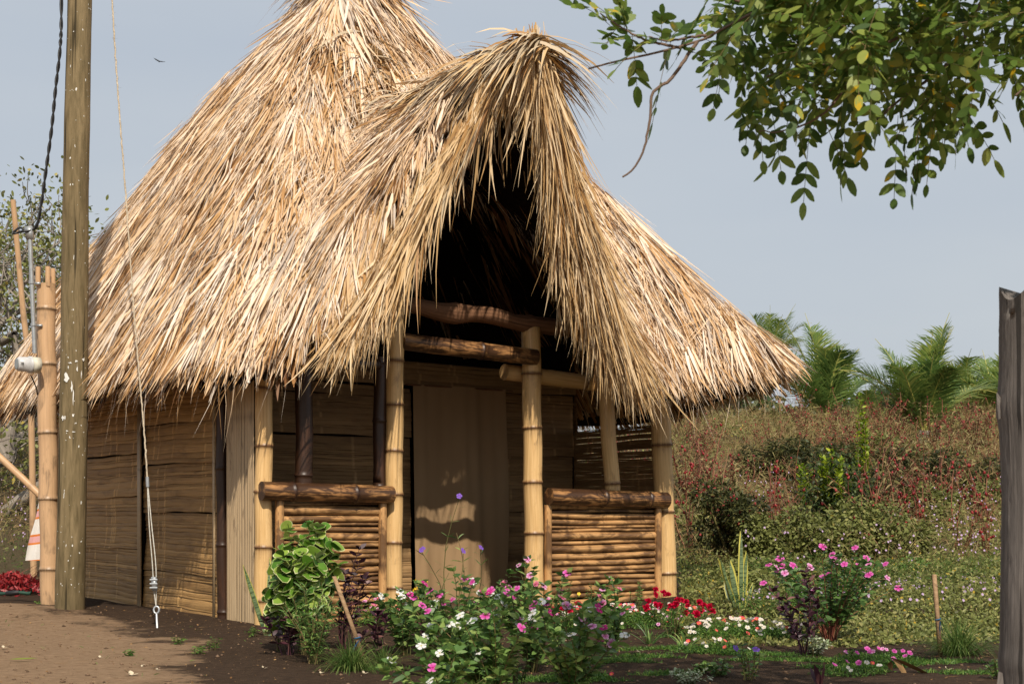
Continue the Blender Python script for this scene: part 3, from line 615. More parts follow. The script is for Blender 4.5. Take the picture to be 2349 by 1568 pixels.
wire = curve([at(72, 862, 12.1), at(78, 876, 12.1), at(84, 892, 12.15), at(86, 905, 12.2)], 10); mb = MB(); tube(mb, wire, .006, 6); mb.build('lead_wire', M['cable'], mt)
# black service cable: two twisted strands from the sky to the conduit
pc = curve([at(141, -420, 12.2), at(141, 0, 12.15), at(138, 110, 12.1), at(128, 200, 12.1), at(118, 300, 12.1), at(105, 395, 12.1), at(96, 460, 12.1), at(86, 512, 12.1), at(75, 527, 12.1), at(50, 531, 12.05), at(30, 536, 12.0), at(48, 522, 12.1), at(68, 540, 12.1)], 160)
cb = thing('service_cable', pc[20], 'black twisted electric cable dropping from the sky to the grey conduit', 'cable')
for q_ in (0, math.pi):
    s_ = np.linspace(0, 110, len(pc))+q_; o_ = np.stack([np.cos(s_), np.sin(s_), 0*s_], -1)*.008; mb = MB(); tube(mb, pc+o_, .0085, 6); mb.build('strand', M['cable'], cb, True)
# guy wire
M['rope'] = plain('pale_rope', (.50, .42, .31), .9, .1, 0, .3, 90); M['wire'] = plain('weathered_wire', (.50, .48, .42), .6, .4, .2, .2, 60)
gpts = [(244, -180, 11.15), (257, 0, 11.1), (272, 230, 11.05), (285, 400, 11.0), (298, 580, 10.95), (312, 770, 10.9), (326, 930, 10.85), (334, 1030, 10.8), (338, 1100, 10.8)]
gw = thing('guy_wire', at(360, 1440, 10.66), 'thin pale stay rope running down to a ground anchor before the woven wall', 'stay wire')
P_ = curve([at(*g) for g in gpts], 220); mb = MB(); tube(mb, P_+R.randn(220, 3)*.0016, .0055+.0018*R.rand(220), 6)
n = 70; i_ = R.randint(20, 200, n); blades(mb, P_[i_], R.randn(n, 3)+Z3*-.5, Z3+.1, R.uniform(.015, .05, n), .002, GRASS, grav=.4); mb.build('rope', M['rope'], gw)
for dx in (-.006, .012):
    mb = MB(); tube(mb, curve([at(338, 1098, 10.8), at(344, 1200, 10.75)+np.array([dx, 0, 0]), at(352, 1290, 10.7)+np.array([dx*1.4, 0, 0]), at(355, 1350, 10.68)+np.array([dx, 0, 0]), at(358, 1390, 10.67)], 24), .0045, 6); mb.build('stay_strand', M['wire'], gw, True)
mb = MB(); tube(mb, [at(338, 1093, 10.79), at(339, 1116, 10.79)], .013, 10); mb.build('ferrule', M['steel'], gw)
cl = at(354, 1338, 10.66); mb = MB(); box(mb, cl, (.018, 0, 0), (0, .012, 0), (-.003, 0, .052)); mb.build('wire_clamp', M['steel'], gw)
for k in (-.03, .0, .03):
    mb = MB(); tube(mb, [cl+np.array([-.03, -.01, k]), cl+np.array([.026, -.01, k])], .008, 8); mb.build('clamp_bolt', M['steel'], gw)
t_ = np.linspace(0, 2*math.pi, 20); c = at(359, 1398, 10.66); mb = MB(); tube(mb, np.stack([c[0]+.020*np.cos(t_), c[1]+.004*np.sin(t_), c[2]+.026*np.sin(t_)], -1), .008, 8, cap=False)
tube(mb, [at(359, 1405, 10.66), at(361, 1446, 10.6)], .009, 8); mb.build('anchor_eye', M['steel'], gw, True)
# slim bamboo poles behind the meter post
def pole_thing(name, pts, r, label, cat, mat='post2', gap=.5):
    t = thing(name, pts[0], label, cat); P = curve(pts, 60); L_ = np.linalg.norm(P[-1]-P[0]); s = np.linspace(0, L_, 60); nd = np.zeros(60)
    for q in np.arange(.2, L_, gap): nd = np.maximum(nd, np.exp(-((s-q)/.02)**2))
    mb = MB(); tube(mb, P, r*(1-.25*s/L_)*(1+.12*nd), 12, nd=nd*.6); mb.build('culm', M[mat], t, True); return t
x_, y_ = at(78, 1140, 17.5)[:2]
pole_thing('bamboo_pole', [(x_, y_, up(0, x_, y_)-.05), at(70, 900, 17.3), at(52, 700, 17.2), at(30, 458, 17)], .042, 'slim crooked bamboo pole standing behind the roof eave, left of the meter post', 'pole')
pole_thing('leaning_bamboo_pole', [at(102, 1144, 12.5), at(-20, 1030, 12.6), at(-300, 780, 13)], .032, 'bamboo pole leaning diagonally against the meter post from the left', 'pole', gap=.45)
# striped cloth
cs = thing('striped_cloth', at(88, 1165, 12.4), 'white cloth with pink and orange stripes hanging low behind the meter post', 'cloth')
m = NM('striped_plastic'); u_ = m.attr('uvp'); sx = m.n('ShaderNodeSeparateXYZ'); m.l(u_, sx.inputs[0])
c = m.ramp(m.math('FRACT', m.math('MULTIPLY', sx.outputs[1], 2.3)), [(0, (.78, .76, .72)), (.30, (.72, .22, .05)), (.38, (.75, .42, .42)), (.62, (.74, .25, .06)), (.70, (.8, .78, .74))], 'CONSTANT')
mb = MB(); v = []
for i in range(14):
    for j in range(6):
        s = i/13; wd = .02+.11*s; v.append(at(92-12*s, 1150+135*s, 12.42)+np.array([(j/5-.5)*wd*1.3, .02*math.sin(j*2.1+i*.5), 0]))
v = np.array(v); id_ = np.arange(84).reshape(14, 6); uv = np.zeros((84, 3)); uv[:, 1] = np.repeat(np.linspace(0, 1, 14), 6)+np.tile(np.linspace(0, .03, 6), 14)
mb.add(v, np.stack([id_[:-1, :-1], id_[:-1, 1:], id_[1:, 1:], id_[1:, :-1]], -1).reshape(-1, 4), .5, 0, uv); mb.build('cloth_sheet', m.fin(c, .8, .2, .2), cs, True)
# grey weathered post at the right edge
gx_ = (2372-CX)*5/F; gp = thing('weathered_wooden_post', (gx_, 5.0, 0), 'thick grey weathered split wooden post at the right edge of the garden', 'post')
zz = np.linspace(-.1, 1.655, 70); sd = 96; an = np.arange(sd)*2*math.pi/sd
r_ = .108+.004*np.sin(zz*2.1)+.003*np.sin(zz*5+1); r_ = r_-.007*np.exp(-((zz-.95)/.22)**2)+.007*np.exp(-((zz-1.25)/.05)**2)-.004*sstep((zz-1.3)/.1)+.006*np.exp(-((zz-.36)/.03)**2)
RR = r_[:, None]*(1+.03*np.sin(an*3+zz[:, None]*.5)-.045*np.exp(-((np.mod(an*5+.5*np.sin(zz[:, None]*3.1)+.2*np.sin(zz[:, None]*11)+1, 2*math.pi)-3.1)/.14)**2)*(.5+.5*np.sin(zz[:, None]*2.3+an*3))+.010*R.randn(70, sd)); 
tz = zz[:, None]+(zz[:, None] > 1.6)*.03*np.sin(an*3)
v = np.stack([gx_+.015*zz[:, None]**2*-.3+RR*np.cos(an), 5+RR*np.sin(an), tz+0*RR], -1)
id_ = np.arange(70*sd).reshape(70, sd); j_ = np.roll(id_, -1, 1); uv = np.stack([np.cos(an)*.13+0*RR, zz[:, None]+0*RR, np.sin(an)*.13+0*RR], -1).reshape(-1, 3)
mb = MB(); mb.add(v, np.stack([id_[:-1], j_[:-1], j_[1:], id_[1:]], -1).reshape(-1, 4), .5, 0, uv)
cc = np.concatenate([v[-1], v[-1].mean(0)[None]-Z3*.01]); mb.add(cc, [[i, (i+1) % sd, sd] for i in range(sd)], .5, 0, np.concatenate([uv[-sd:], uv[-1:]])); mb.build('post_trunk', M['gpost'], gp, True)
for z_, s_ in ((1.27, 1), (.37, -1)):
    mb = MB(); blades(mb, np.array([[gx_-.105, 4.99, z_-.05]]), np.array([[-.35, 0, s_]]), np.array([[0, -1., .2]]), .09, .05, [1, .6, .05]); mb.build('bark_splinter', M['gpost'], gp)
# vulture far off
bd = thing('soaring_bird', at(365, 140, 90), 'small dark bird soaring in the sky left of the roof', 'bird')
mb = MB(); c = at(365, 141, 90)
P0 = np.array([c, c]); blades(mb, P0, np.array([[-.8, .1, .42], [1, .1, -.16]]), np.array([[.2, -.6, .7], [.2, -.6, .7]]), [.42, .42], .16, [.7, 1, .8, .5, .1], bend=.1)
mb.build('wings', M['cable'], bd); mb = MB(); tube(mb, [c+np.array([-.02, .16, 0]), c+np.array([0, .0, -.01]), c+np.array([0, -.2, -.02])], [.02, .05, .02], 8); mb.build('bird_body', M['cable'], bd, True)
# ---------------------------------------------------------------- vegetation materials
G = M
G['peri'] = leafmat('periwinkle_leaf', [(0, (.045, .10, .025)), (.4, (.11, .21, .05)), (.75, (.19, .31, .075)), (1, (.33, .42, .12))], .42, .4, .35)
G['acal'] = leafmat('copperleaf_green', [(0, (.03, .10, .010)), (.35, (.11, .26, .025)), (.75, (.28, .42, .06)), (1, (.42, .52, .12))], .4, .4, .35)
G['purple'] = leafmat('purple_leaf', [(0, (.018, .006, .012)), (.5, (.050, .016, .026)), (.85, (.10, .035, .045)), (1, (.20, .09, .08))], .45, .4, .15)
G['snake'] = leafmat('snake_leaf', [(0, (.02, .045, .02)), (.5, (.07, .12, .04)), (1, (.14, .20, .07))], .35, .5, .05, 1.)
G['yedge'] = leafmat('yellow_edge', [(0, (.42, .38, .06)), (1, (.60, .55, .12))], .4, .4, .1)
G['paleedge'] = leafmat('pale_leaf_edge', [(0, (.40, .46, .16)), (1, (.68, .70, .38))], .4, .4, .2)
G['grass'] = leafmat('grass_blade', [(0, (.035, .08, .015)), (.6, (.09, .16, .03)), (1, (.20, .24, .07))], .6, .2, .3)
G['mat'] = leafmat('moss_rose_leaf', [(0, (.03, .09, .015)), (.6, (.09, .19, .03)), (1, (.20, .30, .06))], .45, .3, .25)
G['stem'] = leafmat('plant_stem', [(0, (.07, .07, .025)), (.5, (.13, .12, .04)), (1, (.22, .15, .07))], .7, .2, 0)
G['rstem'] = leafmat('red_stem', [(0, (.13, .04, .03)), (.6, (.25, .08, .05)), (1, (.28, .15, .08))], .6, .2, 0)
G['dry'] = leafmat('dry_weeds', [(0, (.12, .085, .035)), (.3, (.25, .16, .07)), (.55, (.34, .24, .12)), (.8, (.24, .24, .08)), (1, (.46, .37, .20))], .8, .1, .25)
G['vine'] = leafmat('vine_leaf', [(0, (.08, .08, .025)), (.4, (.15, .17, .045)), (.8, (.25, .27, .08)), (.96, (.36, .33, .13)), (1, (.55, .38, .04))], .5, .25, .3)
G['rose_leaf'] = leafmat('roselle_leaf', [(0, (.09, .06, .03)), (.3, (.19, .10, .055)), (.6, (.16, .17, .05)), (1, (.34, .25, .12))], .6, .2, .25)
G['calyx'] = leafmat('red_calyx', [(0, (.13, .008, .010)), (.6, (.28, .018, .022)), (1, (.40, .05, .05))], .4, .4, .1)
G['lime'] = leafmat('lime_leaf', [(0, (.10, .18, .015)), (.5, (.26, .36, .02)), (1, (.42, .48, .04))], .4, .3, .4)
G['palm'] = leafmat('palm_leaflet', [(0, (.04, .085, .025)), (.4, (.11, .19, .045)), (.75, (.22, .31, .07)), (1, (.42, .44, .11))], .35, .5, .4)
G['rachis'] = leafmat('palm_rachis', [(0, (.30, .30, .06)), (1, (.45, .42, .12))], .5, .3, 0)
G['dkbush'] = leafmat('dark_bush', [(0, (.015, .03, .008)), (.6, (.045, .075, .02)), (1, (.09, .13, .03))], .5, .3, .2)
G['tree'] = leafmat('tree_leaflet', [(0, (.05, .10, .018)), (.45, (.12, .20, .035)), (.8, (.22, .30, .06)), (.985, (.36, .40, .09)), (1, (.66, .44, .02))], .45, .35, .45)
G['bark'] = woodmat('twig_bark', (.13, .085, .06), (.24, .17, .125), .2)
G['bbark'] = woodmat('pale_bark', (.20, .17, .14), (.36, .32, .27), .1)
G['brownleaf'] = leafmat('dead_leaf', [(0, (.14, .07, .025)), (1, (.38, .23, .10))], .7, .2, .1)
G['chip'] = plain('pale_petal_litter', (.55, .46, .32), .9)
G['varieg'] = leafmat('variegated_leaf', [(0, (.16, .24, .10)), (.5, (.38, .44, .26)), (1, (.70, .70, .55))], .5, .3, .2)
G['fy'] = plain('yellow_bloom', (.75, .50, .02), .6)
def flowermat(name, p, q, cen=(.5, .3, .02), white_back=None):
    m = NM(name); nd = m.attr('nd'); c = m.ramp(nd, [(0, p), (.55, q), (.86, q), (.9, cen)]); return m.fin(c, .6, .2, .3)
FM = {'white': flowermat('white_petals', (.82, .82, .80), (.80, .78, .76), (.6, .5, .1)), 'pink': flowermat('pink_petals', (.72, .18, .50), (.62, .06, .34), (.45, .01, .15)),
      'lpink': flowermat('light_pink_petals', (.80, .48, .68), (.68, .20, .45), (.5, .02, .2)), 'magenta': flowermat('magenta_petals', (.60, .03, .26), (.50, .02, .2), (.8, .5, .5)),
      'salmon': flowermat('salmon_petals', (.78, .28, .40), (.70, .12, .25), (.5, .02, .1)), 'lilac': flowermat('lilac_petals', (.58, .42, .62), (.50, .28, .55), (.4, .1, .4)),
      'violet': flowermat('violet_petals', (.24, .12, .55), (.20, .08, .5), (.3, .2, .4)), 'red': flowermat('crimson_petals', (.74, .015, .09), (.60, .008, .05), (.35, .005, .02)),
      'hot': flowermat('hot_pink_petals', (.78, .04, .16), (.80, .16, .06), (.8, .5, .02)), 'cream': flowermat('cream_petals', (.80, .76, .68), (.78, .70, .60), (.7, .5, .1))}
FMESH = {}
def flower_mesh(kind, r=.024, np_=5, cup=.15, wd=.95, var=0):
    key = (kind, r, np_, cup, var)
    if key in FMESH: return FMESH[key]
    mb = MB(); rs = np.random.RandomState(len(FMESH)+3)
    for k in range(np_):
        an = k*2*math.pi/np_+rs.randn()*.06; d = np.array([math.cos(an), math.sin(an), cup+rs.randn()*.08]); d = nrm(d); s = np.array([-math.sin(an), math.cos(an), 0])
        pr = [(0, .05, 1.), (.12, .08, .95), (.38, .26, .6), (.74, wd*.50, .2), (.95, wd*.42, 0), (1.04, .12, 0)]
        v = []; nd = []
        for (t, w_, q) in pr:
            for e in (-1, 0, 1): v.append(d*r*t+s*r*w_*e*.95+np.array([0, 0, 1.])*r*(.05*(e != 0)-.12*t*t*(1-cup))); nd.append(q)
        id_ = np.arange(18).reshape(6, 3); mb.add(v, np.stack([id_[:-1, :-1], id_[1:, :-1], id_[1:, 1:], id_[:-1, 1:]], -1).reshape(-1, 4), .5, nd)
    o = mb.build('flower', FM[kind], None, False); me = o.data; bpy.data.objects.remove(o); FMESH[key] = me; return me
def pompon_mesh(kind, r=.028):
    key = (kind, 'pom', r)
    if key in FMESH: return FMESH[key]
    mb = MB(); n = 46; rs = np.random.RandomState(4); ph = rs.rand(n)*6.28; el = rs.rand(n)**.7*1.5
    D = np.stack([np.cos(ph)*np.cos(el), np.sin(ph)*np.cos(el), np.sin(el)*.8], -1)
    blades(mb, D*r*.2, D, np.cross(D, rs.randn(n, 3)), r*.95, r*.62, [.5, .9, 1, .5], rnd=.5, nd=rs.rand(n)*.7)
    o = mb.build('flower', FM[kind], None, False); me = o.data; bpy.data.objects.remove(o); FMESH[key] = me; return me
def put_flower(root, me, P, N, name='flower', s=1.):
    o = bpy.data.objects.new(name, me); col.objects.link(o); o.parent = root
    o.location = Vector(P)-root.location; N = Vector(N).normalized(); q = N.to_track_quat('Z', 'Y'); o.rotation_euler = (q.to_matrix() @ __import__('mathutils').Matrix.Rotation(R.rand()*6.28, 3, 'Z')).to_euler(); o.scale = (s,)*3; return o
CAMD = np.array([0, -1, .35])
def stems(base, n, h, sp, lean=(0, 0), curl=.15, rb=.02, k=7):
    """n curved stems from base; returns list of paths"""
    out = []
    for i in range(n):
        an = R.rand()*6.28; q = math.sqrt(R.rand()); hh = h*R.uniform(.7, 1.05)*(1-.30*q*q); tip = np.array([math.cos(an)*sp*q+lean[0], math.sin(an)*sp*q+lean[1], hh])
        b = np.array([math.cos(an), math.sin(an), 0])*rb*R.rand()*2; t = np.linspace(0, 1, k)[:, None]
        p = b*(1-t)+tip*np.concatenate([t**1.25, t**1.25, t**.85], 1)+np.array([math.sin(an*3), math.cos(an*2), 0])*curl*h*.3*np.sin(t*3.1)
        out.append(np.asarray(base)+p+R.randn(k, 3)*.004*h)
    return out
def leaves_on(mb, paths, per, L, W, t0=.2, up_=.5, droop=.3, prof=LEAF, tipn=0, rnd=None, jit=.5, whorl=2, grow=False, tw=.4):
    P, D = [], []
    for p in paths:
        k = len(p); m_ = max(2, int(per)); ts = t0+(1-t0)*(np.arange(m_)+R.rand()*.5)/m_
        for j, t in enumerate(ts):
            x = min(t, .999)*(k-1); i = int(x); c = p[i]+(p[min(i+1, k-1)]-p[i])*(x-i); tg = nrm(p[min(i+1, k-1)]-p[i]+1e-6)
            a0 = j*1.57+R.rand()*.8
            for w_ in range(whorl):
                an = a0+w_*2*math.pi/whorl; d = np.array([math.cos(an), math.sin(an), 0])+tg*up_+R.randn(3)*jit*.4; P.append(c); D.append(d)
        for j in range(tipn):
            an = R.rand()*6.28; P.append(p[-1]); D.append(np.array([math.cos(an), math.sin(an), .9])+R.randn(3)*.2)
    P = np.array(P); D = nrm(np.array(D)); n = len(P); N = nrm(np.array([0, 0, 1.])+R.randn(n, 3)*.35)
    if isinstance(rnd, tuple): rn = R.uniform(*rnd, n)
    else: rn = None
    blades(mb, P, D, N, R.uniform(L*.6, L*1.15, n), R.uniform(W*.7, W*1.1, n), prof, bend=R.uniform(-.1, .15, n), grav=droop*R.uniform(.5, 1.4, n), side=R.randn(n)*.08, twist=R.randn(n)*tw, rnd=rn)
EDGE = {'acal': 'yedge'}
def bush(name, label, cat, x, y, h, sp, ns, per, L, W, mat, stem='stem', group=None, sr=.004, z=None, kind=None, **kw):
    z = float(terr(x, y)) if z is None else z
    t = thing(name, (x, y, z), label, cat, group); lean = kw.pop('lean', (0, 0)); curl = kw.pop('curl', .15); ps = stems((x, y, z), ns, h, sp, lean, curl)
    mb = MB(); [tube(mb, p, np.linspace(sr, sr*.4, len(p)), 4, cap=False) for p in ps]; mb.build('stems', M[stem], t)
    st_ = R.get_state(); mb = MB(); leaves_on(mb, ps, per, L, W, **kw); lf = mb.build('leaves', M[mat], t)
    if mat in EDGE:
        st2 = R.get_state(); R.set_state(st_); mb = MB(); leaves_on(mb, ps, per, L*1.05, W*1.16, **kw); e_ = mb.build('leaf_edges', M['paleedge'], t); e_.location = (0, .003, -.003); R.set_state(st2)
    return t, ps
def bloom(t, ps, kinds, n, r=.024, pom=False, var=.02, np_=5, cup=.12, up_=(.2, .9), name='flower', low=.6):
    for i in range(n):
        p = ps[i % len(ps)] if i < len(ps) else ps[R.randint(len(ps))]; u = 1. if i < len(ps) else R.uniform(low, 1)
        k = int(u*(len(p)-1)); c = p[k]+R.randn(3)*var*(1 if u < 1 else .3)+np.array([0, -.015, .012]); kd = kinds[R.randint(len(kinds))]
        me = pompon_mesh(kd, r) if pom else flower_mesh(kd, r, np_, cup)
        put_flower(t, me, c, np.array([R.randn()*.5, -R.uniform(*up_), R.uniform(.35, 1.)]), name, R.uniform(.8, 1.15))
# ---------------------------------------------------------------- garden
def G0(U, V): p = gnd(U, V, .0); return p[0], p[1]
# front periwinkle bushes
peri_spots = [  # base U,V ; height ; spread ; kinds ; stems ; flowers ; label
 (930, 1500, .50, .17, ['white', 'white'], 13, 7, 'white-flowered periwinkle bush left in the front flower bed, under the left door post'),
 (1040, 1545, .62, .24, ['white', 'white', 'pink', 'magenta'], 20, 16, 'leafy periwinkle bush with white and pink flowers before the doorway curtain'),
 (1130, 1620, .56, .24, ['white', 'white', 'white', 'pink'], 20, 16, 'low bushy white periwinkle with a flower cluster at the very front of the bed'),
 (1225, 1540, .66, .20, ['lpink', 'salmon', 'pink'], 17, 15, 'tall pink periwinkle bush in front of the right door post'),
 (1310, 1610, .52, .22, ['pink', 'lpink', 'magenta', 'white'], 16, 14, 'pink and white periwinkle bush at the right end of the front clump'),
 (1010, 1640, .34, .2, ['white', 'white', 'pink'], 12, 7, 'short white periwinkle bush at the bottom left of the front clump'),
 (1400, 1500, .50, .14, ['lpink', 'salmon'], 8, 6, 'small pink periwinkle plant right of the front clump with open stems')]
for (U, V, h, sp, kd, ns, nf, lb) in peri_spots:
    x, y = G0(U, V); t, ps = bush('periwinkle_bush', lb, 'flowering plant', x, y, h*.9, sp*1.3, int(ns*1.6), 12, .066, .029, 'peri', group='periwinkle bushes in the garden', t0=.12, up_=.7, droop=.3, tipn=5, tw=.6)
    bloom(t, ps, kd, int(nf*1.3), .022)
x, y = G0(1905, 1470); t, ps = bush('periwinkle_bush', 'round dark-leaved periwinkle bush topped with bright pink flowers, right part of garden', 'flowering plant', x, y, .66, .50, 40, 16, .062, .027, 'peri', 'rstem', group='periwinkle bushes in the garden', t0=.25, up_=.7, tipn=4, rnd=(.0, .6), tw=.6)
bloom(t, ps, ['pink', 'pink', 'lpink'], 30, .027)
# curled green copperleaf
x, y = G0(705, 1500); t, ps = bush('copperleaf_bush', 'bright green curly-leaved bush with pale leaf edges in front of the left railing', 'shrub', x, y, .84, .22, 26, 14, .085, .078, 'acal', t0=.36, up_=.5, droop=.5, tipn=3, prof=[.35, .95, 1.05, .85, .35], tw=.9, jit=1.)
x, y = G0(640, 1490); t, ps = bush('copperleaf_bush', 'smaller green curly-leaved bush behind the left snake plant', 'shrub', x, y, .46, .10, 7, 7, .09, .08, 'acal', t0=.35, droop=.5, tipn=2, prof=[.35, .95, 1.05, .85, .35], tw=.9, jit=1.)
# purple plants
for (U, V, h, sp, ns, lb, ln) in [(790, 1490, .62, .13, 11, 'purple-leaved plant behind the wooden stake, in front of the left railing', (.10, 0)), (660, 1500, .30, .16, 9, 'low purple-leaved plant at the foot of the bright green bush', (0, 0)), (985, 1520, .42, .05, 4, 'single dark purple shoot left of the white periwinkles', (0, 0)), (1000-150, 1510, .3, .08, 5, 'purple-leaved tuft right beside the wooden stake', (.03, 0)), (1845, 1500, .56, .16, 10, 'dark purple-leaved plant left of the pink periwinkle bush', (-.05, 0))]:
    x, y = G0(U, V); bush('purple_leaf_plant', lb, 'plant', x, y, h, sp, ns, 7, .075, .026, 'purple', 'purple', group='purple-leaved garden plants', t0=.25, up_=.9, droop=.35, tipn=5, lean=ln, tw=.5)
# grassy-leaved dark plant below the copperleaf, wispy grass by the stakes
x, y = G0(720, 1520); bush('narrow_leaf_plant', 'dark green narrow-leaved bushy plant at the foot of the curly-leaved bush', 'plant', x, y, .46, .26, 26, 12, .085, .011, 'peri', t0=.1, up_=.9, droop=.4)
def tuft(name, label, cat, x, y, n, L, W, mat='grass', spread=.05, lean=.6, grav=.5, group=None, rnd=None, prof=GRASS):
    z = float(terr(x, y)); t = thing(name, (x, y, z), label, cat, group); mb = MB(); an = R.rand(n)*6.28; q = R.rand(n)
    P = np.stack([x+np.cos(an)*spread*q, y+np.sin(an)*spread*q, np.full(n, z)], -1); D = np.stack([np.cos(an)*lean*q, np.sin(an)*lean*q, np.ones(n)], -1)+R.randn(n, 3)*.12
    blades(mb, P, D, np.stack([np.cos(an), np.sin(an), .3+0*an], -1), R.uniform(L*.5, L, n), W, [1, .95, .85, .6, .05] if prof is GRASS else prof, grav=grav*R.uniform(.4, 1.3, n), side=R.randn(n)*.1, rnd=rnd if rnd is not None else R.rand(n)); mb.build('leaf_blades', M[mat], t); return t
x, y = G0(805, 1535); tuft('wispy_grass', 'fine wispy green grass clump tied at the leaning stake in the left bed', 'grass clump', x, y, 420, .42, .0035, spread=.08, lean=.9, grav=.9, group='wispy grass clumps')
x, y = G0(880, 1520); tuft('wispy_grass', 'thin spreading wisps of green grass right of the leaning stake', 'grass clump', x, y, 160, .30, .003, spread=.06, lean=1.2, grav=.7, group='wispy grass clumps')
x, y = G0(2200, 1500); tuft('wispy_grass', 'drooping fine green grass clump tied to the upright stake by the grey post', 'grass clump', x, y, 520, .52, .004, spread=.10, lean=1.1, grav=.8, group='wispy grass clumps')
x, y = G0(1490, 1475); tuft('strap_leaf_plant', 'small arching strap-leaved plant before the red flowers, left one of the two', 'plant', x, y, 22, .24, .009, 'peri', .03, .9, .5, 'strap-leaved plants')
x, y = G0(1572, 1492); tuft('strap_leaf_plant', 'small arching strap-leaved plant before the red flowers, right one of the two', 'plant', x, y, 22, .26, .010, 'peri', .03, .9, .5, 'strap-leaved plants')
# stakes
def stake(b, tp, label):
    t = thing('wooden_stake', b, label, 'stake'); b, tp = np.asarray(b), np.asarray(tp); d = tp-b; mb = MB(); box(mb, b+d*.5, (.011, .003, 0), (-.002, .009, 0), d*.52); mb.build('stake_stick', M['stake'], t)
    k = b+d*(.33 if d[0] < -.1 else .42); mb = MB(); a_ = np.linspace(0, 6.28, 12); tube(mb, np.stack([k[0]+.016*np.cos(a_), k[1]+.016*np.sin(a_), k[2]+.003*a_], -1), .004, 6, cap=False); n = 5
    blades(mb, np.repeat(k[None], n, 0)+np.array([.01, -.012, 0]), R.randn(n, 3)+np.array([-.3, 0, -.8]), R.randn(n, 3), .06, .006, GRASS, grav=.5); mb.build('blue_tie', plain('blue_string', (.02, .10, .20), .6), t)
x, y = G0(845, 1525); stake((x, y, -.03), at(768, 1325, y-.02), 'leaning split-wood stake with a blue string tie in the left flower bed')
x, y = G0(2157, 1500); stake((x, y, 0), at(2143, 1320, y), 'upright split-wood stake with a blue string tie near the grey post')
# snake plants
def snake(x, y, specs, label):
    z = float(terr(x, y)); t = thing('snake_plant', (x, y, z), label, 'plant')
    for (dx, tx, h, w_) in specs:
        p = np.array([[x+dx, y+R.randn()*.02, z]]); d = np.array([[tx-dx, R.randn()*.04, h]]); L_ = np.linalg.norm(d); st = R.randint(1000)
        bn = R.uniform(-.12, .12); mb = MB(); blades(mb, p+np.array([[0, .002, 0]]), d, np.array([[R.randn()*.3, -1, 0]]), L_, w_*1.25, [.6, .9, 1, 1, .9, .65, .05], bend=bn, rnd=.6); lf = mb.build('leaf', M['yedge'], t)
        mb = MB(); np.random.seed(st); K = 26; pr = np.interp(np.linspace(0, 1, K), np.linspace(0, 1, 7), [.6, .9, 1, 1, .9, .6, .02])
        S0 = R.get_state(); blades(mb, p-np.array([[0, .004, 0]]), d, np.array([[.0, -1, 0]]), L_*.985, w_*.85, pr, bend=bn, rnd=.5); mb.build('leaf_blade', M['snakeband'], lf)
m = NM('snake_bands'); u_ = m.attr('uvp'); n_ = m.noise(u_, (14, 110, 1), 1, 3, .6); M['snakeband'] = m.fin(m.ramp(n_, [(.38, (.025, .05, .022)), (.55, (.12, .17, .07)), (.7, (.18, .24, .11))]), .35, .5)
x, y = G0(610, 1458); snake(x, y, [(0, -.16, .50, .035), (.02, .02, .55, .03), (.03, .0, .28, .035), (.07, .08, .30, .04), (.12, .13, .38, .035)], 'yellow-edged snake plant at the front left corner post of the hut')
x, y = G0(1693, 1415); snake(x, y, [(0, -.07, .42, .05), (.02, .03, .66, .038), (.04, .075, .50, .045), (-.01, -.16, .45, .035), (.05, .13, .24, .03), (-.03, -.10, .25, .04)], 'tall yellow-edged snake plant right of the hut')
# ruellia
x, y = G0(1040, 1520); t, ps = bush('wild_petunia_plant', 'tall thin-stemmed plant with narrow leaves and violet flowers before the curtain', 'flowering plant', x, y, .93, .20, 6, 7, .085, .007, 'peri', t0=.3, up_=.8, droop=.3, curl=.3)
bloom(t, ps, ['violet'], 4, .020)
x, y = G0(700, 1490); t, ps = bush('wild_petunia_plant', 'violet-flowered stem poking through the curly green bush', 'flowering plant', x, y-.15, .60, .06, 2, 5, .08, .007, 'peri'); bloom(t, ps, ['violet'], 1, .022)
# yellow plume
x, y = G0(958, 1480); t, ps = bush('yellow_plume_plant', 'small feathery yellow-flowered plant among the white periwinkles', 'flowering plant', x, y, .50, .06, 7, 6, .05, .014, 'peri'); mb = MB(); n = 300; i_ = R.randint(len(ps), size=n); P = np.array([ps[i][-1] for i in i_])+R.randn(n, 3)*.018+np.stack([0*R.rand(n), 0*R.rand(n), -R.rand(n)*.08], -1); blades(mb, P, R.randn(n, 3), R.randn(n, 3), .022, .008, LEAF); mb.build('plume_bloom', M['fy'], t)
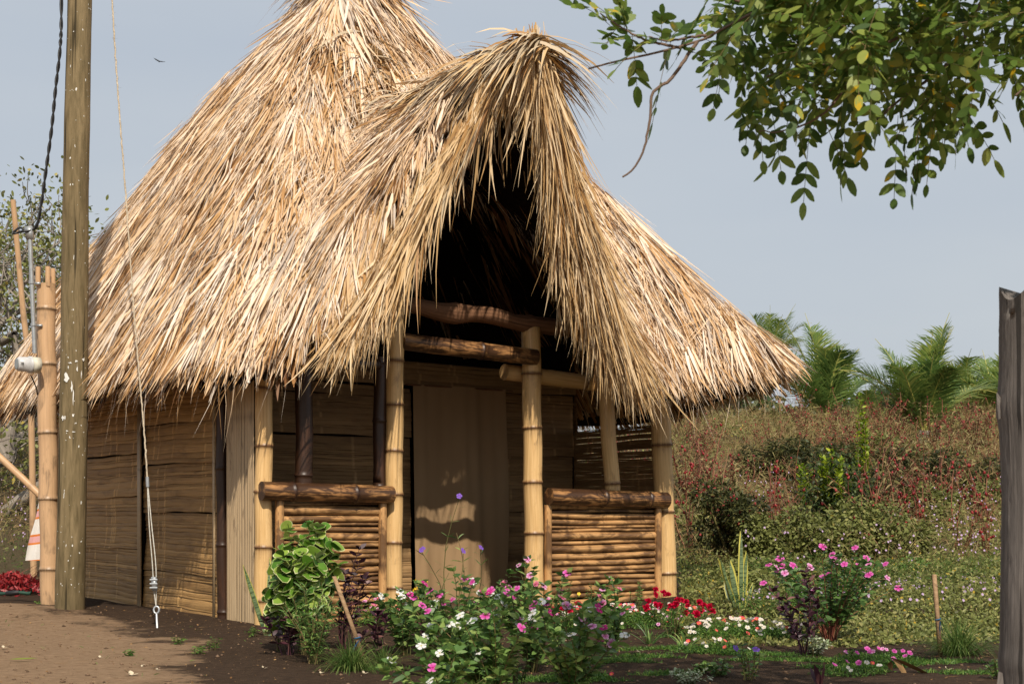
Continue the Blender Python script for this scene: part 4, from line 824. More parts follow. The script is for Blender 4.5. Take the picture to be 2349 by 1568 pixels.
# red pompon flowers
reds = [(1545, 1462, .26, .20, 14, 12, 'dense crimson pompon-flowered plant in front of the right corner post'), (1600, 1450, .22, .12, 9, 7, 'crimson pompon-flowered plant right of the corner post'), (1510, 1440, .32, .10, 7, 5, 'upright crimson pompon-flowered plant under the right end of the railing'), (1300, 1440, .20, .12, 6, 4, 'small crimson pompon-flowered plant at the left end of the right railing')]
for (U, V, h, sp, ns, nf, lb) in reds:
    x, y = G0(U, V); t, ps = bush('red_flower_plant', lb, 'flowering plant', x, y, h, sp, ns, 9, .035, .008, 'mat', group='crimson pompon-flowered plants', t0=.1); bloom(t, ps, ['red'], nf, .027, pom=True, up_=(.5, .9))
for (U, V, lb) in [(1310, 1420, 'leafy marigold plant with a single yellow bloom under the right railing'), (1360, 1425, 'leafy marigold plant without blooms under the middle of the right railing'), (1460, 1425, 'thin leafy marigold plant under the right half of the railing')]:
    x, y = G0(U, V); t, ps = bush('marigold_plant', lb, 'flowering plant', x, y, .36, .07, 8, 10, .04, .010, 'peri', group='leafy marigold plants', t0=.1)
    if '0' != lb and 'single' in lb:
        o = put_flower(t, flower_mesh('cream', .014), ps[0][-1], (0, -1, .5)); me = o.data.copy(); me.materials.clear(); me.materials.append(M['fy']); o.data = me
# moss rose mats
mats = [(1405, 1438, .62, .20, ['cream', 'cream', 'hot', 'lpink'], 95, 'wide moss rose mat with white and hot pink flowers under the right railing', .17),
        (1690, 1462, .46, .24, ['cream', 'cream', 'cream', 'hot'], 85, 'moss rose mat with mostly white flowers right of the crimson plants', .13),
        (1640, 1500, .25, .12, ['hot', 'cream'], 12, 'small moss rose mat with orange-pink flowers in front of the white-flowered mat', .08),
        (865, 1430, .22, .16, ['hot', 'salmon', 'lpink'], 34, 'moss rose mat with hot pink flowers under the left door post', .20),
        (2010, 1520, .30, .22, ['pink', 'lpink'], 18, 'moss rose mat with small pink flowers below the pink periwinkle bush', .08),
        (1960, 1545, .20, .12, ['hot', 'pink', 'cream'], 7, 'low moss rose mat with a few red flowers at the front right', .05),
        (1330, 1560, .20, .12, ['hot', 'lpink'], 8, 'low green moss rose mat with tiny red flowers right of the front clump', .06),
        (1500, 1425, .5, .14, ['cream', 'lpink', 'hot'], 50, 'moss rose strip close along the foot of the right railing', .12)]
for (U, V, rx, ry, kd, nf, lb, hh) in mats:
    x, y = G0(U, V); z = float(terr(x, y)); t = thing('moss_rose_mat', (x, y, z), lb, 'flower mat', 'moss rose mats'); mb = MB(); n = int(5200*(rx*ry)/.08*(.5+hh*3)); n = min(n, 9000)
    an = R.rand(n)*6.28; q = np.sqrt(R.rand(n)); e = 1+.18*np.sin(an*3+U)+.12*np.sin(an*7); X_ = x+np.cos(an)*q*rx*e; Y_ = y+np.sin(an)*q*ry*e
    top = hh*(1-q**3)*(.75+.35*np.sin(X_*23)*np.sin(Y_*19+1)); Zz = terr(X_, Y_)+top*R.rand(n)**.5
    blades(mb, np.stack([X_, Y_, Zz], -1), R.randn(n, 3)+np.array([0, -.2, .7]), R.randn(n, 3)+Z3, R.uniform(.012, .03, n), R.uniform(.003, .007, n), LEAF[:4]+[.1]); mb.build('foliage', M['mat'], t)
    for i in range(nf):
        an = R.rand()*6.28; q = math.sqrt(R.rand())*.95; X1, Y1 = x+math.cos(an)*q*rx, y+math.sin(an)*q*ry; kd_ = kd[R.randint(len(kd))]
        put_flower(t, flower_mesh(kd_, .016, 5, .35), (X1, Y1, float(terr(X1, Y1))+hh*(1-q**3)*.95+.012), (R.randn()*.4, -R.uniform(.3, 1), .8), 'flower', R.uniform(.7, 1.15))
# variegated plant, sprout
x, y = G0(1870, 1500); bush('variegated_plant', 'small pale variegated plant at the foot of the dark purple plant', 'plant', x, y, .12, .10, 14, 9, .03, .012, 'varieg', t0=.1, tipn=4)
x, y = G0(1580, 1568); bush('variegated_plant', 'small pale variegated plant at the bottom edge of the garden soil', 'plant', x, y, .09, .12, 16, 8, .03, .012, 'varieg', t0=.1, tipn=4)
x, y = G0(1882, 1570); tuft('leaf_sprout', 'young two-leaved reddish green sprout at the front of the bare soil', 'plant', x, y, 5, .17, .035, 'purple', .01, .5, .1, prof=LEAF)
x, y = G0(1900-20, 1570); 
for (U, V, h, lb) in [(1650, 1550, .10, 'low leafy weed in the bare soil, nearest the strap-leaved plants'), (1720, 1556, .22, 'thin weed with violet flower in the front right soil'), (1610, 1545, .08, 'small green seedling in the middle of the bare soil'), (2290, 1560, .12, 'broad-leaved seedling at the foot of the grey post'), (1075+110, 1590, .2, 'leafy weed at the bottom of the front clump')]:
    x, y = G0(U, V); t, ps = bush('leafy_weed', lb, 'weed', x, y, h, .08, 8, 5, .04, .02, 'peri', t0=.1, group='leafy weeds in the garden soil')
    if 'violet' in lb: bloom(t, ps, ['violet'], 2, .02)
# low grass mats in the soil (uncountable)
gm = MB()
for (U, V, rx, ry, n) in [(1560, 1492, .42, .08, 1800), (1700, 1500, .40, .09, 1700), (1380, 1520, .30, .10, 1500), (1480, 1510, .2, .07, 700), (1290, 1560, .3, .1, 1100), (1800, 1515, .35, .08, 1300), (1950, 1530, .3, .08, 900), (2120, 1520, .4, .1, 1300), (2230, 1545, .25, .08, 700), (1520, 1545, .16, .07, 500), (860, 1530, .2, .08, 500), (1180, 1560, .4, .1, 800)]:
    x, y = G0(U, V); an = R.rand(n)*6.28; q = np.sqrt(R.rand(n)); e = 1+.3*np.sin(an*5+U); X_ = x+np.cos(an)*q*rx*e; Y_ = y+np.sin(an)*q*ry*e
    blades(gm, np.stack([X_, Y_, terr(X_, Y_)], -1), R.randn(n, 3)*.6+Z3, R.randn(n, 3), R.uniform(.02, .055, n), R.uniform(.002, .006, n), GRASS, grav=.4)
n = 900; X_ = R.uniform(-4.6, 1, n); Y_ = R.uniform(7.5, 11, n); cl_ = np.sin(X_*5+Y_*3)+np.sin(X_*2.2-Y_*6)+R.randn(n)*.3 > .9; X_, Y_ = X_[cl_], Y_[cl_]; n = len(X_)
blades(gm, np.stack([X_, Y_, terr(X_, Y_)], -1), R.randn(n, 3)*.9+Z3*.5, R.randn(n, 3), R.uniform(.02, .05, n), R.uniform(.002, .005, n), GRASS, grav=.3)
tag(gm.build('low_grass', M['mat'], None), 'sparse low green grass creeping over the dark garden soil', 'grass', kind='stuff')
# seedlings on the sandy yard
for (U, V, h, lb) in [(495, 1490, .10, 'ferny green seedling on the sand left of the flower bed'), (580, 1460, .07, 'small seedling just left of the snake plant'), (400, 1475, .06, 'tiny seedling right of the stay anchor'), (455, 1500, .06, 'grassy seedling on the sand below the stay anchor'), (290, 1500, .05, 'flat ferny seedling on the sand left of the stay anchor'), (95, 1395, .05, 'tiny seedling at the foot of the utility pole')]:
    x, y = G0(U, V); bush('seedling', lb, 'seedling', x, y, h, .07, 6, 5, .03, .010, 'mat', t0=.1, group='seedlings on the sandy yard', sr=.0015)
for (U, V, a_, lb) in [(228, 1510, .016, 'pale chip on the sand, leftmost by the shaded edge'), (325, 1532, .014, 'pale chip on the sand between two others'), (362, 1545, .013, 'pale chip on the sand under the grassy seedling'), (835, 1545, .016, 'pale chip at the foot of the leaning stake'), (735, 1548, .013, 'pale chip left of the leaning stake'), (300, 1555, .03, 'flat whitish peel on the sand at the bottom'), (8, 1490, .02, 'white scrap at the left edge of the sand'), (1462, 1500, .016, 'pale chip on the dark soil below the moss roses'), (2175, 1540, .018, 'pale chip below the upright stake'), (605, 1535, .013, 'pale chip at the left edge of the damp soil')]:
    x, y = G0(U, V); mb = MB(); blades(mb, np.array([[x, y, float(terr(x, y))+.008]]*3)+R.randn(3, 3)*.003, np.array([[1, .3, .3], [-.4, .9, .5], [-.6, -.5, .6]])*1., np.array([[0, 0, 1.]]*3), a_*1.5, a_, LEAF); o = mb.build('litter_chip', M['chip'], None, loc=(x, y, float(terr(x, y)))); tag(o, lb, 'litter', 'pale chips scattered on the ground')
x, y = G0(2080, 1545); t = thing('dead_leaf', (x, y, 0), 'curled brown dead leaf on the soil at the front right', 'leaf'); mb = MB(); blades(mb, np.array([[x-.08, y, .02], [x-.09, y, .09], [x-.08, y, .09]]), np.array([[-.4, 0, 1.], [1, -.1, -.35], [1, .1, -.7]]), np.array([[.3, -1, 0], [0, -.6, 1.], [0, -.6, .8]]), [.10, .24, .14], [.03, .05, .03], LEAF, grav=.5, bend=.3, side=.2, twist=np.array([.3, 1., -.8])); mb.build('leaf_blade', M['brownleaf'], t)
x, y = G0(62, 1515); mb = MB(); blades(mb, np.array([[x-.1, y, .012]]), np.array([[1, .1, .03]]), np.array([[0, -.2, 1]]), .16, .025, LEAF); o = mb.build('fallen_leaf', M['lime'], None, loc=(x, y, 0)); tag(o, 'pale green fallen leaf lying on the sand at the lower left', 'leaf')
x, y = G0(1330+95*0+25, 1530); 
# dry sticks by the right wall
sx_, sy_ = gnd(1620, 1282, .15)[:2]
for k, (dx, dz, L_, lb) in enumerate([(.5, .05, .6, 'longest'), (.45, .28, .45, 'raised'), (.5, -.05, .3, 'shortest')]):
    mb = MB(); b = np.array([(1605-CX)*16/F, 16., up(0, 1.2, 16)+.04]); mb2 = blades(mb, b[None]+np.array([[0, k*.05, 0]]), np.array([[dx, -.1, dz*.6]]), np.array([[0, -1, .5]]), L_, .05, [.6, 1, .8, .5, .1]); o = mb.build('dry_stalk', M['brownleaf'], None, loc=b); tag(o, f'{lb} pale dry stalk lying on the weeds right of the hut', 'stalk', 'dry stalks')
# heap of red calyxes and the hose handle at left
x, y = at(30, 1358, 15)[:2]; t = thing('roselle_heap', (x, y, 0), 'heap of harvested red roselle calyxes on the ground at the left edge', 'heap'); mb = MB(); n = 1500; q = R.randn(n, 3)*np.array([.26, .16, 0]); r_ = np.hypot(q[:, 0]/.5, q[:, 1]/.35); Zh = np.clip(.24*(1-r_*.8), .01, None)*R.rand(n)**.4
blades(mb, np.array([x, y, 0])+np.stack([q[:, 0], q[:, 1], terr(x+q[:, 0], y+q[:, 1])+Zh], -1), R.randn(n, 3)+Z3*.6, R.randn(n, 3), R.uniform(.03, .07, n), R.uniform(.012, .03, n), [.7, 1, .8, .1]); mb.build('calyxes', M['calyx'], t)
mb = MB(); n = 30; blades(mb, np.array([x+.2, y, .1])+R.randn(n, 3)*.08, R.randn(n, 3)*.5+np.array([.7, 0, .6]), R.randn(n, 3), .3, .006, GRASS); mb.build('twigs', M['rstem'], t)
P_ = curve([at(-20, 1362, 12.9), at(20, 1360, 12.8), at(45, 1358, 12.8), at(70, 1360, 12.8), at(72, 1350, 12.8)], 20); P_[:, 2] = np.maximum(P_[:, 2], .03); t = thing('garden_hose', P_[0], 'dark green hose end with a black grip lying by the red heap', 'hose'); mb = MB(); tube(mb, P_, .016, 8); mb.build('hose', plain('green_hose', (.02, .06, .04), .5), t, True); mb = MB(); tube(mb, P_[8:14], .024, 10); mb.build('grip', M['cable'], t, True)
# ---------------------------------------------------------------- weedy slope behind
def wedge(n, d0, d1, right=True):
    d = np.sqrt(R.uniform(d0*d0, d1*d1, n)); lo, hi = (.095, .47) if right else (-.47, -.285)
    if not right: pass
    return R.uniform(lo, hi, n)*d, d
def slope_stuff(name, mat, n, L, W, hmax, dens, label, d0=16, d1=46, prof=LEAF, left=.22, upv=.7, hp=.6, fade=1.):
    mb = MB(); n2 = int(n*left); X1, Y1 = wedge(n, d0, d1); X2, Y2 = wedge(n2, max(d0, 18), d1, False); X3, Y3 = R.uniform(-.30, .12, n//10), R.uniform(21, 46, n//10); X3 = X3*Y3
    X_ = np.concatenate([X1, X2, X3]); Y_ = np.concatenate([Y1, Y2, Y3]); k = dens(X_, Y_)+R.randn(len(X_))*.35 > 0; X_, Y_ = X_[k], Y_[k]; n = len(X_)
    hm = hmax*(.55+.45*np.sin(X_*1.3+1)*np.sin(Y_*.9)+.25*np.sin(X_*3.7+Y_*2.3)); hm = np.clip(hm, .12*hmax, None)
    P = np.stack([X_, Y_, terr(X_, Y_)+hm*R.rand(n)**hp], -1); sc_ = (Y_/18)**.6
    blades(mb, P, R.randn(n, 3)*.8+Z3*upv, R.randn(n, 3)+np.array([0, -.6, .5]), R.uniform(L*.5, L, n)*sc_, R.uniform(W*.5, W, n)*sc_, prof, grav=R.uniform(0, .4, n), rnd=np.clip(R.rand(n)*.8+.1+.15*np.sin(X_*.9+Y_*.6), 0, 1))
    return tag(mb.build(name, M[mat], None), label, 'ground cover', kind='stuff')
slope_stuff('dry_undergrowth', 'dry', 70000, .20, .009, .85, lambda x, y: .6+0*x, 'brown dry weeds covering the slope behind the hut', prof=GRASS, hp=.5)
slope_stuff('vine_cover', 'vine', 60000, .050, .038, .62, lambda x, y: .25+.5*np.sin(x*1.1+.5)*np.sin(y*.7)+np.clip((19.5-y)/4, -.35, .9), 'green trailing vines covering the slope behind the garden', hp=.8)
slope_stuff('green_weeds', 'grass', 16000, .16, .008, .3, lambda x, y: (18.5-y)/3, 'green grass and weeds at the foot of the slope', d0=13.6, d1=22, prof=GRASS)
# near green ground cover right of hut, before the slope
mb = MB(); n = 60000; U_ = R.uniform(1560, 2420, n); V_ = R.uniform(1290, 1480, n); dd_ = F*CAMH/(V_-HOR); X_ = (U_-CX)*dd_/F; Y_ = dd_
k = (np.sin(X_*2.1+1)*np.sin(Y_*1.3)+.75+R.randn(n)*.4-np.clip((10.4-Y_)/1.0, 0, 3) > 0) & (Y_ > 9.3); X_, Y_ = X_[k], Y_[k]; n = len(X_); hh = np.clip((Y_-9.5)/6, .05, 1)*.28
blades(mb, np.stack([X_, Y_, terr(X_, Y_)+hh*R.rand(n)], -1), R.randn(n, 3)+Z3*.5, R.randn(n, 3)+np.array([0, -.5, .8]), R.uniform(.02, .05, n), R.uniform(.008, .024, n), LEAF, grav=.2); tag(mb.build('creeping_weeds', M['vine'], None), 'low green creeping weeds between the garden and the slope', 'ground cover', kind='stuff')
# lilac blossoms of the vines
mb = MB(); n = 620
for right, m_ in ((True, 1150), (False, 70)):
    d = R.uniform(11.5, 27, m_) if right else R.uniform(19, 27, m_); lo, hi = (.16, .36) if right else (-.37, -.33)
    X_ = R.uniform(lo, hi, m_)*d
    for x1, y1 in zip(X_, d):
        if right and y1 < 16 and R.rand() < .3: continue
        c = np.array([x1, y1, float(terr(x1, y1))+(.12 if y1 < 15 else .12+.5*R.rand())]); an = np.arange(5)*1.2566+R.rand(); T = nrm(np.array([R.randn()*.5, -1, .5])); X0 = nrm(np.cross(T, Z3)); Y0 = np.cross(X0, T)
        D = X0*np.cos(an)[:, None]+Y0*np.sin(an)[:, None]+T*.35; blades(mb, np.repeat(c[None], 5, 0), D, np.repeat(T[None], 5, 0), .013, .014, [.2, .8, 1, .5], rnd=.5)
tag(mb.build('vine_blossoms', FM['lilac'], None), 'many small pale lilac blossoms scattered over the vines', 'blossoms', kind='stuff')
# roselle plants: distinct bushes, then copies
def roselle(name, label, x, y, h, sp, ns, nc, group=None, leafy=6, cal=.030):
    z = float(terr(x, y)); t = thing(name, (x, y, z), label, 'roselle plant', group); ps = stems((x, y, z), ns, h, sp, curl=.35, k=9)
    mb = MB(); [tube(mb, p, np.linspace(.010, .004, len(p)), 4, cap=False) for p in ps]; mb.build('stems', M['rstem'], t)
    mb = MB(); leaves_on(mb, ps, leafy, .11, .028, t0=.15, droop=.6, up_=.3); mb.build('leaves', M['rose_leaf'], t)
    mb = MB(); P = []
    for i in range(nc): p = ps[R.randint(ns)]; P.append(p[R.randint(len(p)//3, len(p))]+R.randn(3)*.025)
    P = np.array(P)
    for c in P:
        D = nrm(np.array([R.randn()*.5, -.3, 1.])); tube(mb, [c, c+D*cal*.35, c+D*cal*.8, c+D*cal*1.4], [cal*.3, cal*.55, cal*.45, cal*.08], 5, cap=False)
    mb.build('calyxes', M['calyx'], t); return t
def copy_tree(o, parent=None):
    c = o.copy(); col.objects.link(c); c.parent = parent
    for ch in list(o.children): copy_tree(ch, c)
    return c
protos = [roselle('roselle_plant', 'x', 100+i, -60, R.uniform(1.1, 1.5), .60, 9, 20, leafy=11) for i in range(4)]
zs = float(terr(100, -60)); used = set()
spots = []
for i in range(64):
    d = R.uniform(19, 37); rr_ = R.uniform(.115, .355); spots.append((rr_*d, d))
for i in range(10): d = R.uniform(24, 34); spots.append((R.uniform(-.05, .1)*d, d))
spots.sort(key=lambda q: q[1])
for i, (x, y) in enumerate(spots):
    o = protos[i] if i < 4 else copy_tree(protos[R.randint(4)]); o.location = (x, y, float(terr(x, y))); o.rotation_euler.z = R.rand()*6.28; s = R.uniform(.75, 1.2); o.scale = (s, s, s)
    far = y > 26
    tag(o, 'reddish roselle plant with red calyxes high on the far slope' if far else 'reddish roselle plant with red calyxes on the near part of the slope', 'roselle plant', 'roselle plants high on the slope' if far else 'roselle plants low on the slope')
# large dark bush beside the hut and thin red-stemmed plants
def densebush(name, label, cat, x, y, h, w_, n, mat, L=.06, W=.03, z=None, group=None, seed=0):
    z = float(terr(x, y)) if z is None else z; t = thing(name, (x, y, z), label, cat, group); rs = np.random.RandomState(seed+1)
    nc = 14; cc = np.stack([rs.uniform(-1, 1, nc)*w_*.62, rs.uniform(-1, 1, nc)*w_*.5, rs.uniform(.25, .8, nc)*h], -1); cr = rs.uniform(.22, .42, nc)*min(w_, h)*.9
    i_ = rs.randint(nc, size=n); dv = nrm(rs.randn(n, 3)); P = cc[i_]+dv*(cr[i_]*rs.uniform(.4, 1.08, n)**.5)[:, None]; P[:, 2] = np.abs(P[:, 2])
    mb = MB(); ps = [np.array([[x+rs.randn()*.05, y, z], [x+c[0]*.6, y+c[1]*.6, z+c[2]*.6], [x+c[0], y+c[1], z+c[2]]]) for c in cc]; [tube(mb, p, [.02*h, .012*h, .004], 5, cap=False) for p in ps]; mb.build('stems', M['stem'], t)
    mb = MB(); blades(mb, P+np.array([x, y, z]), dv+rs.randn(n, 3)*.6-Z3*.2, rs.randn(n, 3)*.5+dv+Z3*.5, rs.uniform(L*.5, L, n), rs.uniform(W*.5, W, n), LEAF, grav=.2, rnd=np.clip(rs.rand(n)*.7+.3*rs.rand(nc)[i_], 0, 1)); mb.build('leaves', M[mat], t); return t, P+np.array([x, y, z])
def addcal(t, P, n, cal=.03):
    mb = MB(); r_ = np.argsort(P[:, 1])[:len(P)//2]; 
    for i in R.choice(r_, n): D = nrm(R.randn(3)+Z3); c = P[i]+np.array([0, -.02, 0]); tube(mb, [c, c+D*cal*.4, c+D*cal*.9, c+D*cal*1.4], [cal*.3, cal*.55, cal*.4, cal*.08], 5, cap=False)
    mb.build('calyxes', M['calyx'], t)
G['rosebush'] = leafmat('roselle_bush_leaf', [(0, (.02, .025, .010)), (.5, (.06, .07, .02)), (.8, (.13, .12, .035)), (1, (.20, .11, .06))], .55, .25, .25)
x, y = (1685-CX)*17.5/F, 17.5; t, P = densebush('roselle_bush', 'big dark bushy roselle with hanging red calyxes right beside the hut wall', 'bush', x, y, 1.2, .65, 4200, 'rosebush', .10, .032, seed=5); addcal(t, P, 60)
x, y = (2040-CX)*17/F, 17.; t, P = densebush('vine_covered_bush', 'low rounded bush smothered by vines with a dark hollow, behind the upright stake', 'bush', x, y, .85, .85, 6500, 'vine', .06, .042, seed=8); addcal(t, P, 16)
x, y = (1830-CX)*17/F, 17.; t, P = densebush('vine_covered_bush', 'low rounded vine-covered bush between the dark roselle bush and the hollow one', 'bush', x, y, .80, .85, 6500, 'vine', .06, .042, seed=9)
cb = [densebush('slope_bush', 'x', 'bush', 100+i, -70, [.9, 1.1, .7][i], [.55, .7, .6][i], [2600, 3200, 2400][i], ['rosebush', 'rosebush', 'vine'][i], [.10, .10, .07][i], [.03, .035, .045][i], seed=20+i)[0] for i in range(3)]
bs = sorted([(R.uniform(.13, .35)*d, d) for d in R.uniform(19.5, 33, 20)], key=lambda q: q[1])
for i, (bx, by) in enumerate(bs):
    o = cb[i] if i < 3 else copy_tree(cb[R.randint(3)]); o.location = (bx, by, float(terr(bx, by))-.05); o.rotation_euler.z = R.rand()*6.28; q_ = R.uniform(.7, 1.25); o.scale = (q_*1.2, q_*1.2, q_*.9)
    vn = 'vine' in [c for c in o.children if c.name.startswith('leaves')][0].data.materials[0].name
    tag(o, ('low vine-tangled green mound among the dry brush of the slope' if vn else 'dark rounded brush clump among the dry weeds of the slope'), 'bush', 'green mounds on the slope' if vn else 'dark brush clumps on the slope')
wb = [densebush('weed_clump', 'x', 'weed', 100+i, -75, .32, .30, 900, m_, L_, W_, seed=40+i)[0] for i, (m_, L_, W_) in enumerate([('vine', .05, .035), ('mat', .05, .012), ('grass', .06, .010)])]
for i in range(22):
    by = R.uniform(11.2, 16.5); bx = R.uniform(.155, .34)*by; o = wb[i] if i < 3 else copy_tree(wb[R.randint(3)]); o.location = (bx, by, float(terr(bx, by))-.04); o.rotation_euler.z = R.rand()*6.28; q_ = R.uniform(.5, 1.2); o.scale = (q_*1.3, q_*1.3, q_)
    vn = [c for c in o.children if c.name.startswith('leaves')][0].data.materials[0].name
    tag(o, {'v': 'olive leafy weed clump on the low ground right of the hut', 'm': 'bright green fine-leaved weed clump on the low ground right of the hut', 'g': 'grassy green weed clump on the low ground right of the hut'}[vn[0]], 'weed', {'v': 'olive weed clumps', 'm': 'bright green weed clumps', 'g': 'grassy weed clumps'}[vn[0]])
# tall red-stemmed roselle in front
for i, (U, d, h, lb) in enumerate([(1585, 18.5, 1.7, 'closest to the hut wall'), (1660, 18.3, 1.75, 'behind the dark bush'), (1790, 19, 1.6, 'between the dark bush and the lime tree'), (1960, 18.2, 1.5, 'right of the bushy lime tree'), (2080, 18.6, 1.35, 'above the vine hollow'), (2200, 18.8, 1.5, 'halfway to the grey post'), (2270, 18, 1.3, 'nearest the grey post')]):
    x = (U-CX)*d/F; roselle('roselle_plant', f'tall bare red-stemmed roselle plant with red calyxes {lb}', x, d, h, .45, 6, 30, 'tall red-stemmed roselle plants', 5, .034)
# lime trees with upright shoots
def limetree(U, d, h, n, lb, w_, dark=True):
    x = (U-CX)*d/F; z = float(terr(x, d)); t = thing('lime_sapling', (x, d, z), lb, 'sapling', 'lime saplings'); ps = stems((x, d, z), n, h, w_, curl=.1)
    mb = MB(); [tube(mb, p, np.linspace(.012, .004, len(p)), 5, cap=False) for p in ps]; mb.build('trunk', M['stem'], t)
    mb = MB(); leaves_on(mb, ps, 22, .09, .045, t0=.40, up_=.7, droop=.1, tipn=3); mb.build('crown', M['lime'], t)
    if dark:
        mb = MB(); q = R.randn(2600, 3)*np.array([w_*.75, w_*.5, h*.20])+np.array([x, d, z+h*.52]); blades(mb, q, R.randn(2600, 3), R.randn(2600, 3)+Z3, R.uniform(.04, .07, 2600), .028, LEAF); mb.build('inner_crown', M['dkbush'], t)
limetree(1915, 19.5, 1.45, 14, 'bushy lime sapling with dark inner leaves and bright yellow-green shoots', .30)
limetree(1975, 22.5, 2.1, 9, 'tallest slim lime sapling with bright shoots against the palms', .12, False)
limetree(1845, 21, 1.2, 4, 'small bright lime sapling left of the bushy one', .15, False)
# ---------------------------------------------------------------- coconut palms
def palm(x, y, z, nf, L, label, th=.3, seed=0, aim=None, group='young coconut palms behind the slope'):
    rs = np.random.RandomState(seed+20); t = thing('coconut_palm', (x, y, z), label, 'palm tree', group); crown = np.array([x, y, z+th])
    mb = MB(); zq = np.linspace(-.3, th+.15, 8); tube(mb, np.stack([x+.05*np.sin(zq), y+0*zq, z+zq], -1), np.linspace(.22, .16, 8), 10, rough=.05); mb.build('trunk', M['bbark'], t, True)
    for i in range(nf):
        an = i*2.399+rs.rand()*.5; el = rad(rs.uniform(48, 86)) if i > 2 else rad(rs.uniform(72, 88)); Lf = L*rs.uniform(.85, 1.2)
        d = np.array([math.cos(an)*math.cos(el), math.sin(an)*math.cos(el), math.sin(el)]); q = np.linspace(0, 1, 16)[:, None]; dr = rs.uniform(.05, .28)+.30*math.cos(el)
        hz = nrm(np.array([math.cos(an), math.sin(an), 0])); p = crown+d*Lf*q+hz*Lf*.12*q**2-Z3*Lf*dr*q**2.3
        mb = MB(); tube(mb, p, np.linspace(.035, .006, 16), 4, rnd=rs.rand(), cap=False); fr = mb.build('frond', M['rachis'], t)
        n = 70; u = np.repeat(np.linspace(.14, .985, n), 2); sd = np.tile([1, -1], n); xi = u*15; i0 = np.minimum(xi.astype(int), 14); f_ = (xi-i0)[:, None]; P = p[i0]*(1-f_)+p[i0+1]*f_; T = nrm(p[i0+1]-p[i0]); S = nrm(np.cross(T, Z3+.01)); Nn = np.cross(S, T); roll = rs.uniform(-.5, .5)
        S2 = S*math.cos(roll)+Nn*math.sin(roll)*sd[:, None]
        D = S2*sd[:, None]*.9+T*(.55+.6*u[:, None])+Nn*.25+rs.randn(2*n, 3)*.06
        LL = Lf*.34*np.sin(np.clip(u*1.05+.12, 0, 1)*math.pi)**.5*rs.uniform(.85, 1.1, 2*n); mb = MB(); base = .12+rs.rand()*.45
        blades(mb, P, D, Nn, LL, .034, [.7, 1, .8, .1], grav=rs.uniform(.12, .45, 2*n), rnd=np.clip(base+rs.rand(2*n)*.5, 0, 1)); mb.build('leaflets', M['palm'], fr)
def palm_at(U, V, d, nf, L, label, seed, th=.3): p = at(U, V, d); z0 = float(terr(p[0], p[1])); palm(p[0], p[1], z0, nf, L, label, max(.15, p[2]-z0), seed)
palm_at(1764, 845, 74, 13, 3.6, 'small coconut palm just above the right tip of the thatch roof', 1, .8)
palm_at(1895, 1005, 42, 13, 3.4, 'coconut palm with one broad upright dark frond, second palm from the roof tip', 2)
palm_at(1992, 1000, 50, 9, 2.1, 'shaggy coconut palm between the two larger ones', 3)
palm_at(2118, 1005, 36, 17, 3.1, 'widest bright green coconut palm with arching yellow-ribbed fronds', 4)
palm_at(2195, 985, 46, 15, 2.9, 'coconut palm with spiky fronds behind the widest one', 5)
palm_at(2285, 990, 44, 13, 2.8, 'coconut palm half hidden behind the grey post', 6)
palm_at(2420, 970, 46, 13, 2.8, 'coconut palm beyond the grey post', 7)
# woodland belt beyond (uncountable)
mb = MB(); n = 30000; X_ = np.concatenate([R.uniform(8, 50, n), R.uniform(-60, -10, n//2)]); Y_ = R.uniform(56, 68, n+n//2); n = len(X_); top = 3.1+.6*np.sin(X_*.31)+.5*np.sin(X_*.83+1)+.3*np.sin(X_*2.1)
P = np.stack([X_, Y_, 2.6+np.clip(top, .6, 9)*R.rand(n)**.6], -1); blades(mb, P, R.randn(n, 3), R.randn(n, 3)+np.array([0, -.7, .5]), R.uniform(.3, .6, n), R.uniform(.12, .25, n), LEAF); tag(mb.build('far_woodland', M['dkbush'], None), 'far dark green scrub behind the coconut palms', 'woodland', kind='stuff')
# ---------------------------------------------------------------- bare tree at left
def bare_tree(x, y, h, seed, label):
    rs = np.random.RandomState(seed); z = float(terr(x, y)); t = thing('twiggy_tree', (x, y, z), label, 'tree'); mbt = MB(); tw = MB(); tips = []
    def grow(p, d, L_, r_, lev):
        k = 6; q = [p]; dd = nrm(d)
        for i in range(k-1): dd = nrm(dd+rs.randn(3)*.16+Z3*(.05 if lev > 1 else .0)); q.append(q[-1]+dd*L_/(k-1))
        q = np.array(q); (tube(mbt if lev < 3 else tw, q, np.linspace(r_, r_*.6, k), 6 if lev < 3 else 3, cap=False))
        if lev >= 5: tips.append(q[-1]); return
        for j in range(3 if lev < 4 else 3):
            s_ = q[rs.randint(2, k)] if j else q[-1]; grow(s_, dd+rs.randn(3)*.75, L_*rs.uniform(.6, .8), r_*.6, lev+1)
    for j in range(4): grow(np.array([x, y, z]) if j == 0 else np.array([x, y, z+h*.12]), np.array([rs.randn()*.7, rs.randn()*.5, 1.]), h*.30, .14, 0)
    mbt.build('trunk', M['bbark'], t, True); tw.build('twigs', M['bbark'], t); tips = np.array(tips); n = 9000; i_ = rs.randint(len(tips), size=n); mb = MB()
    blades(mb, tips[i_]+rs.randn(n, 3)*.2, rs.randn(n, 3)-Z3*.3, rs.randn(n, 3), rs.uniform(.05, .13, n), .055, LEAF); mb.build('crown', M['vine'], t)
bare_tree(-8.9, 25, 7.6, 3, 'wide twiggy half-bare tree behind the hut at the left edge')
bare_tree(-11.2, 31, 7.4, 5, 'second pale-branched tree beyond the wide twiggy one')
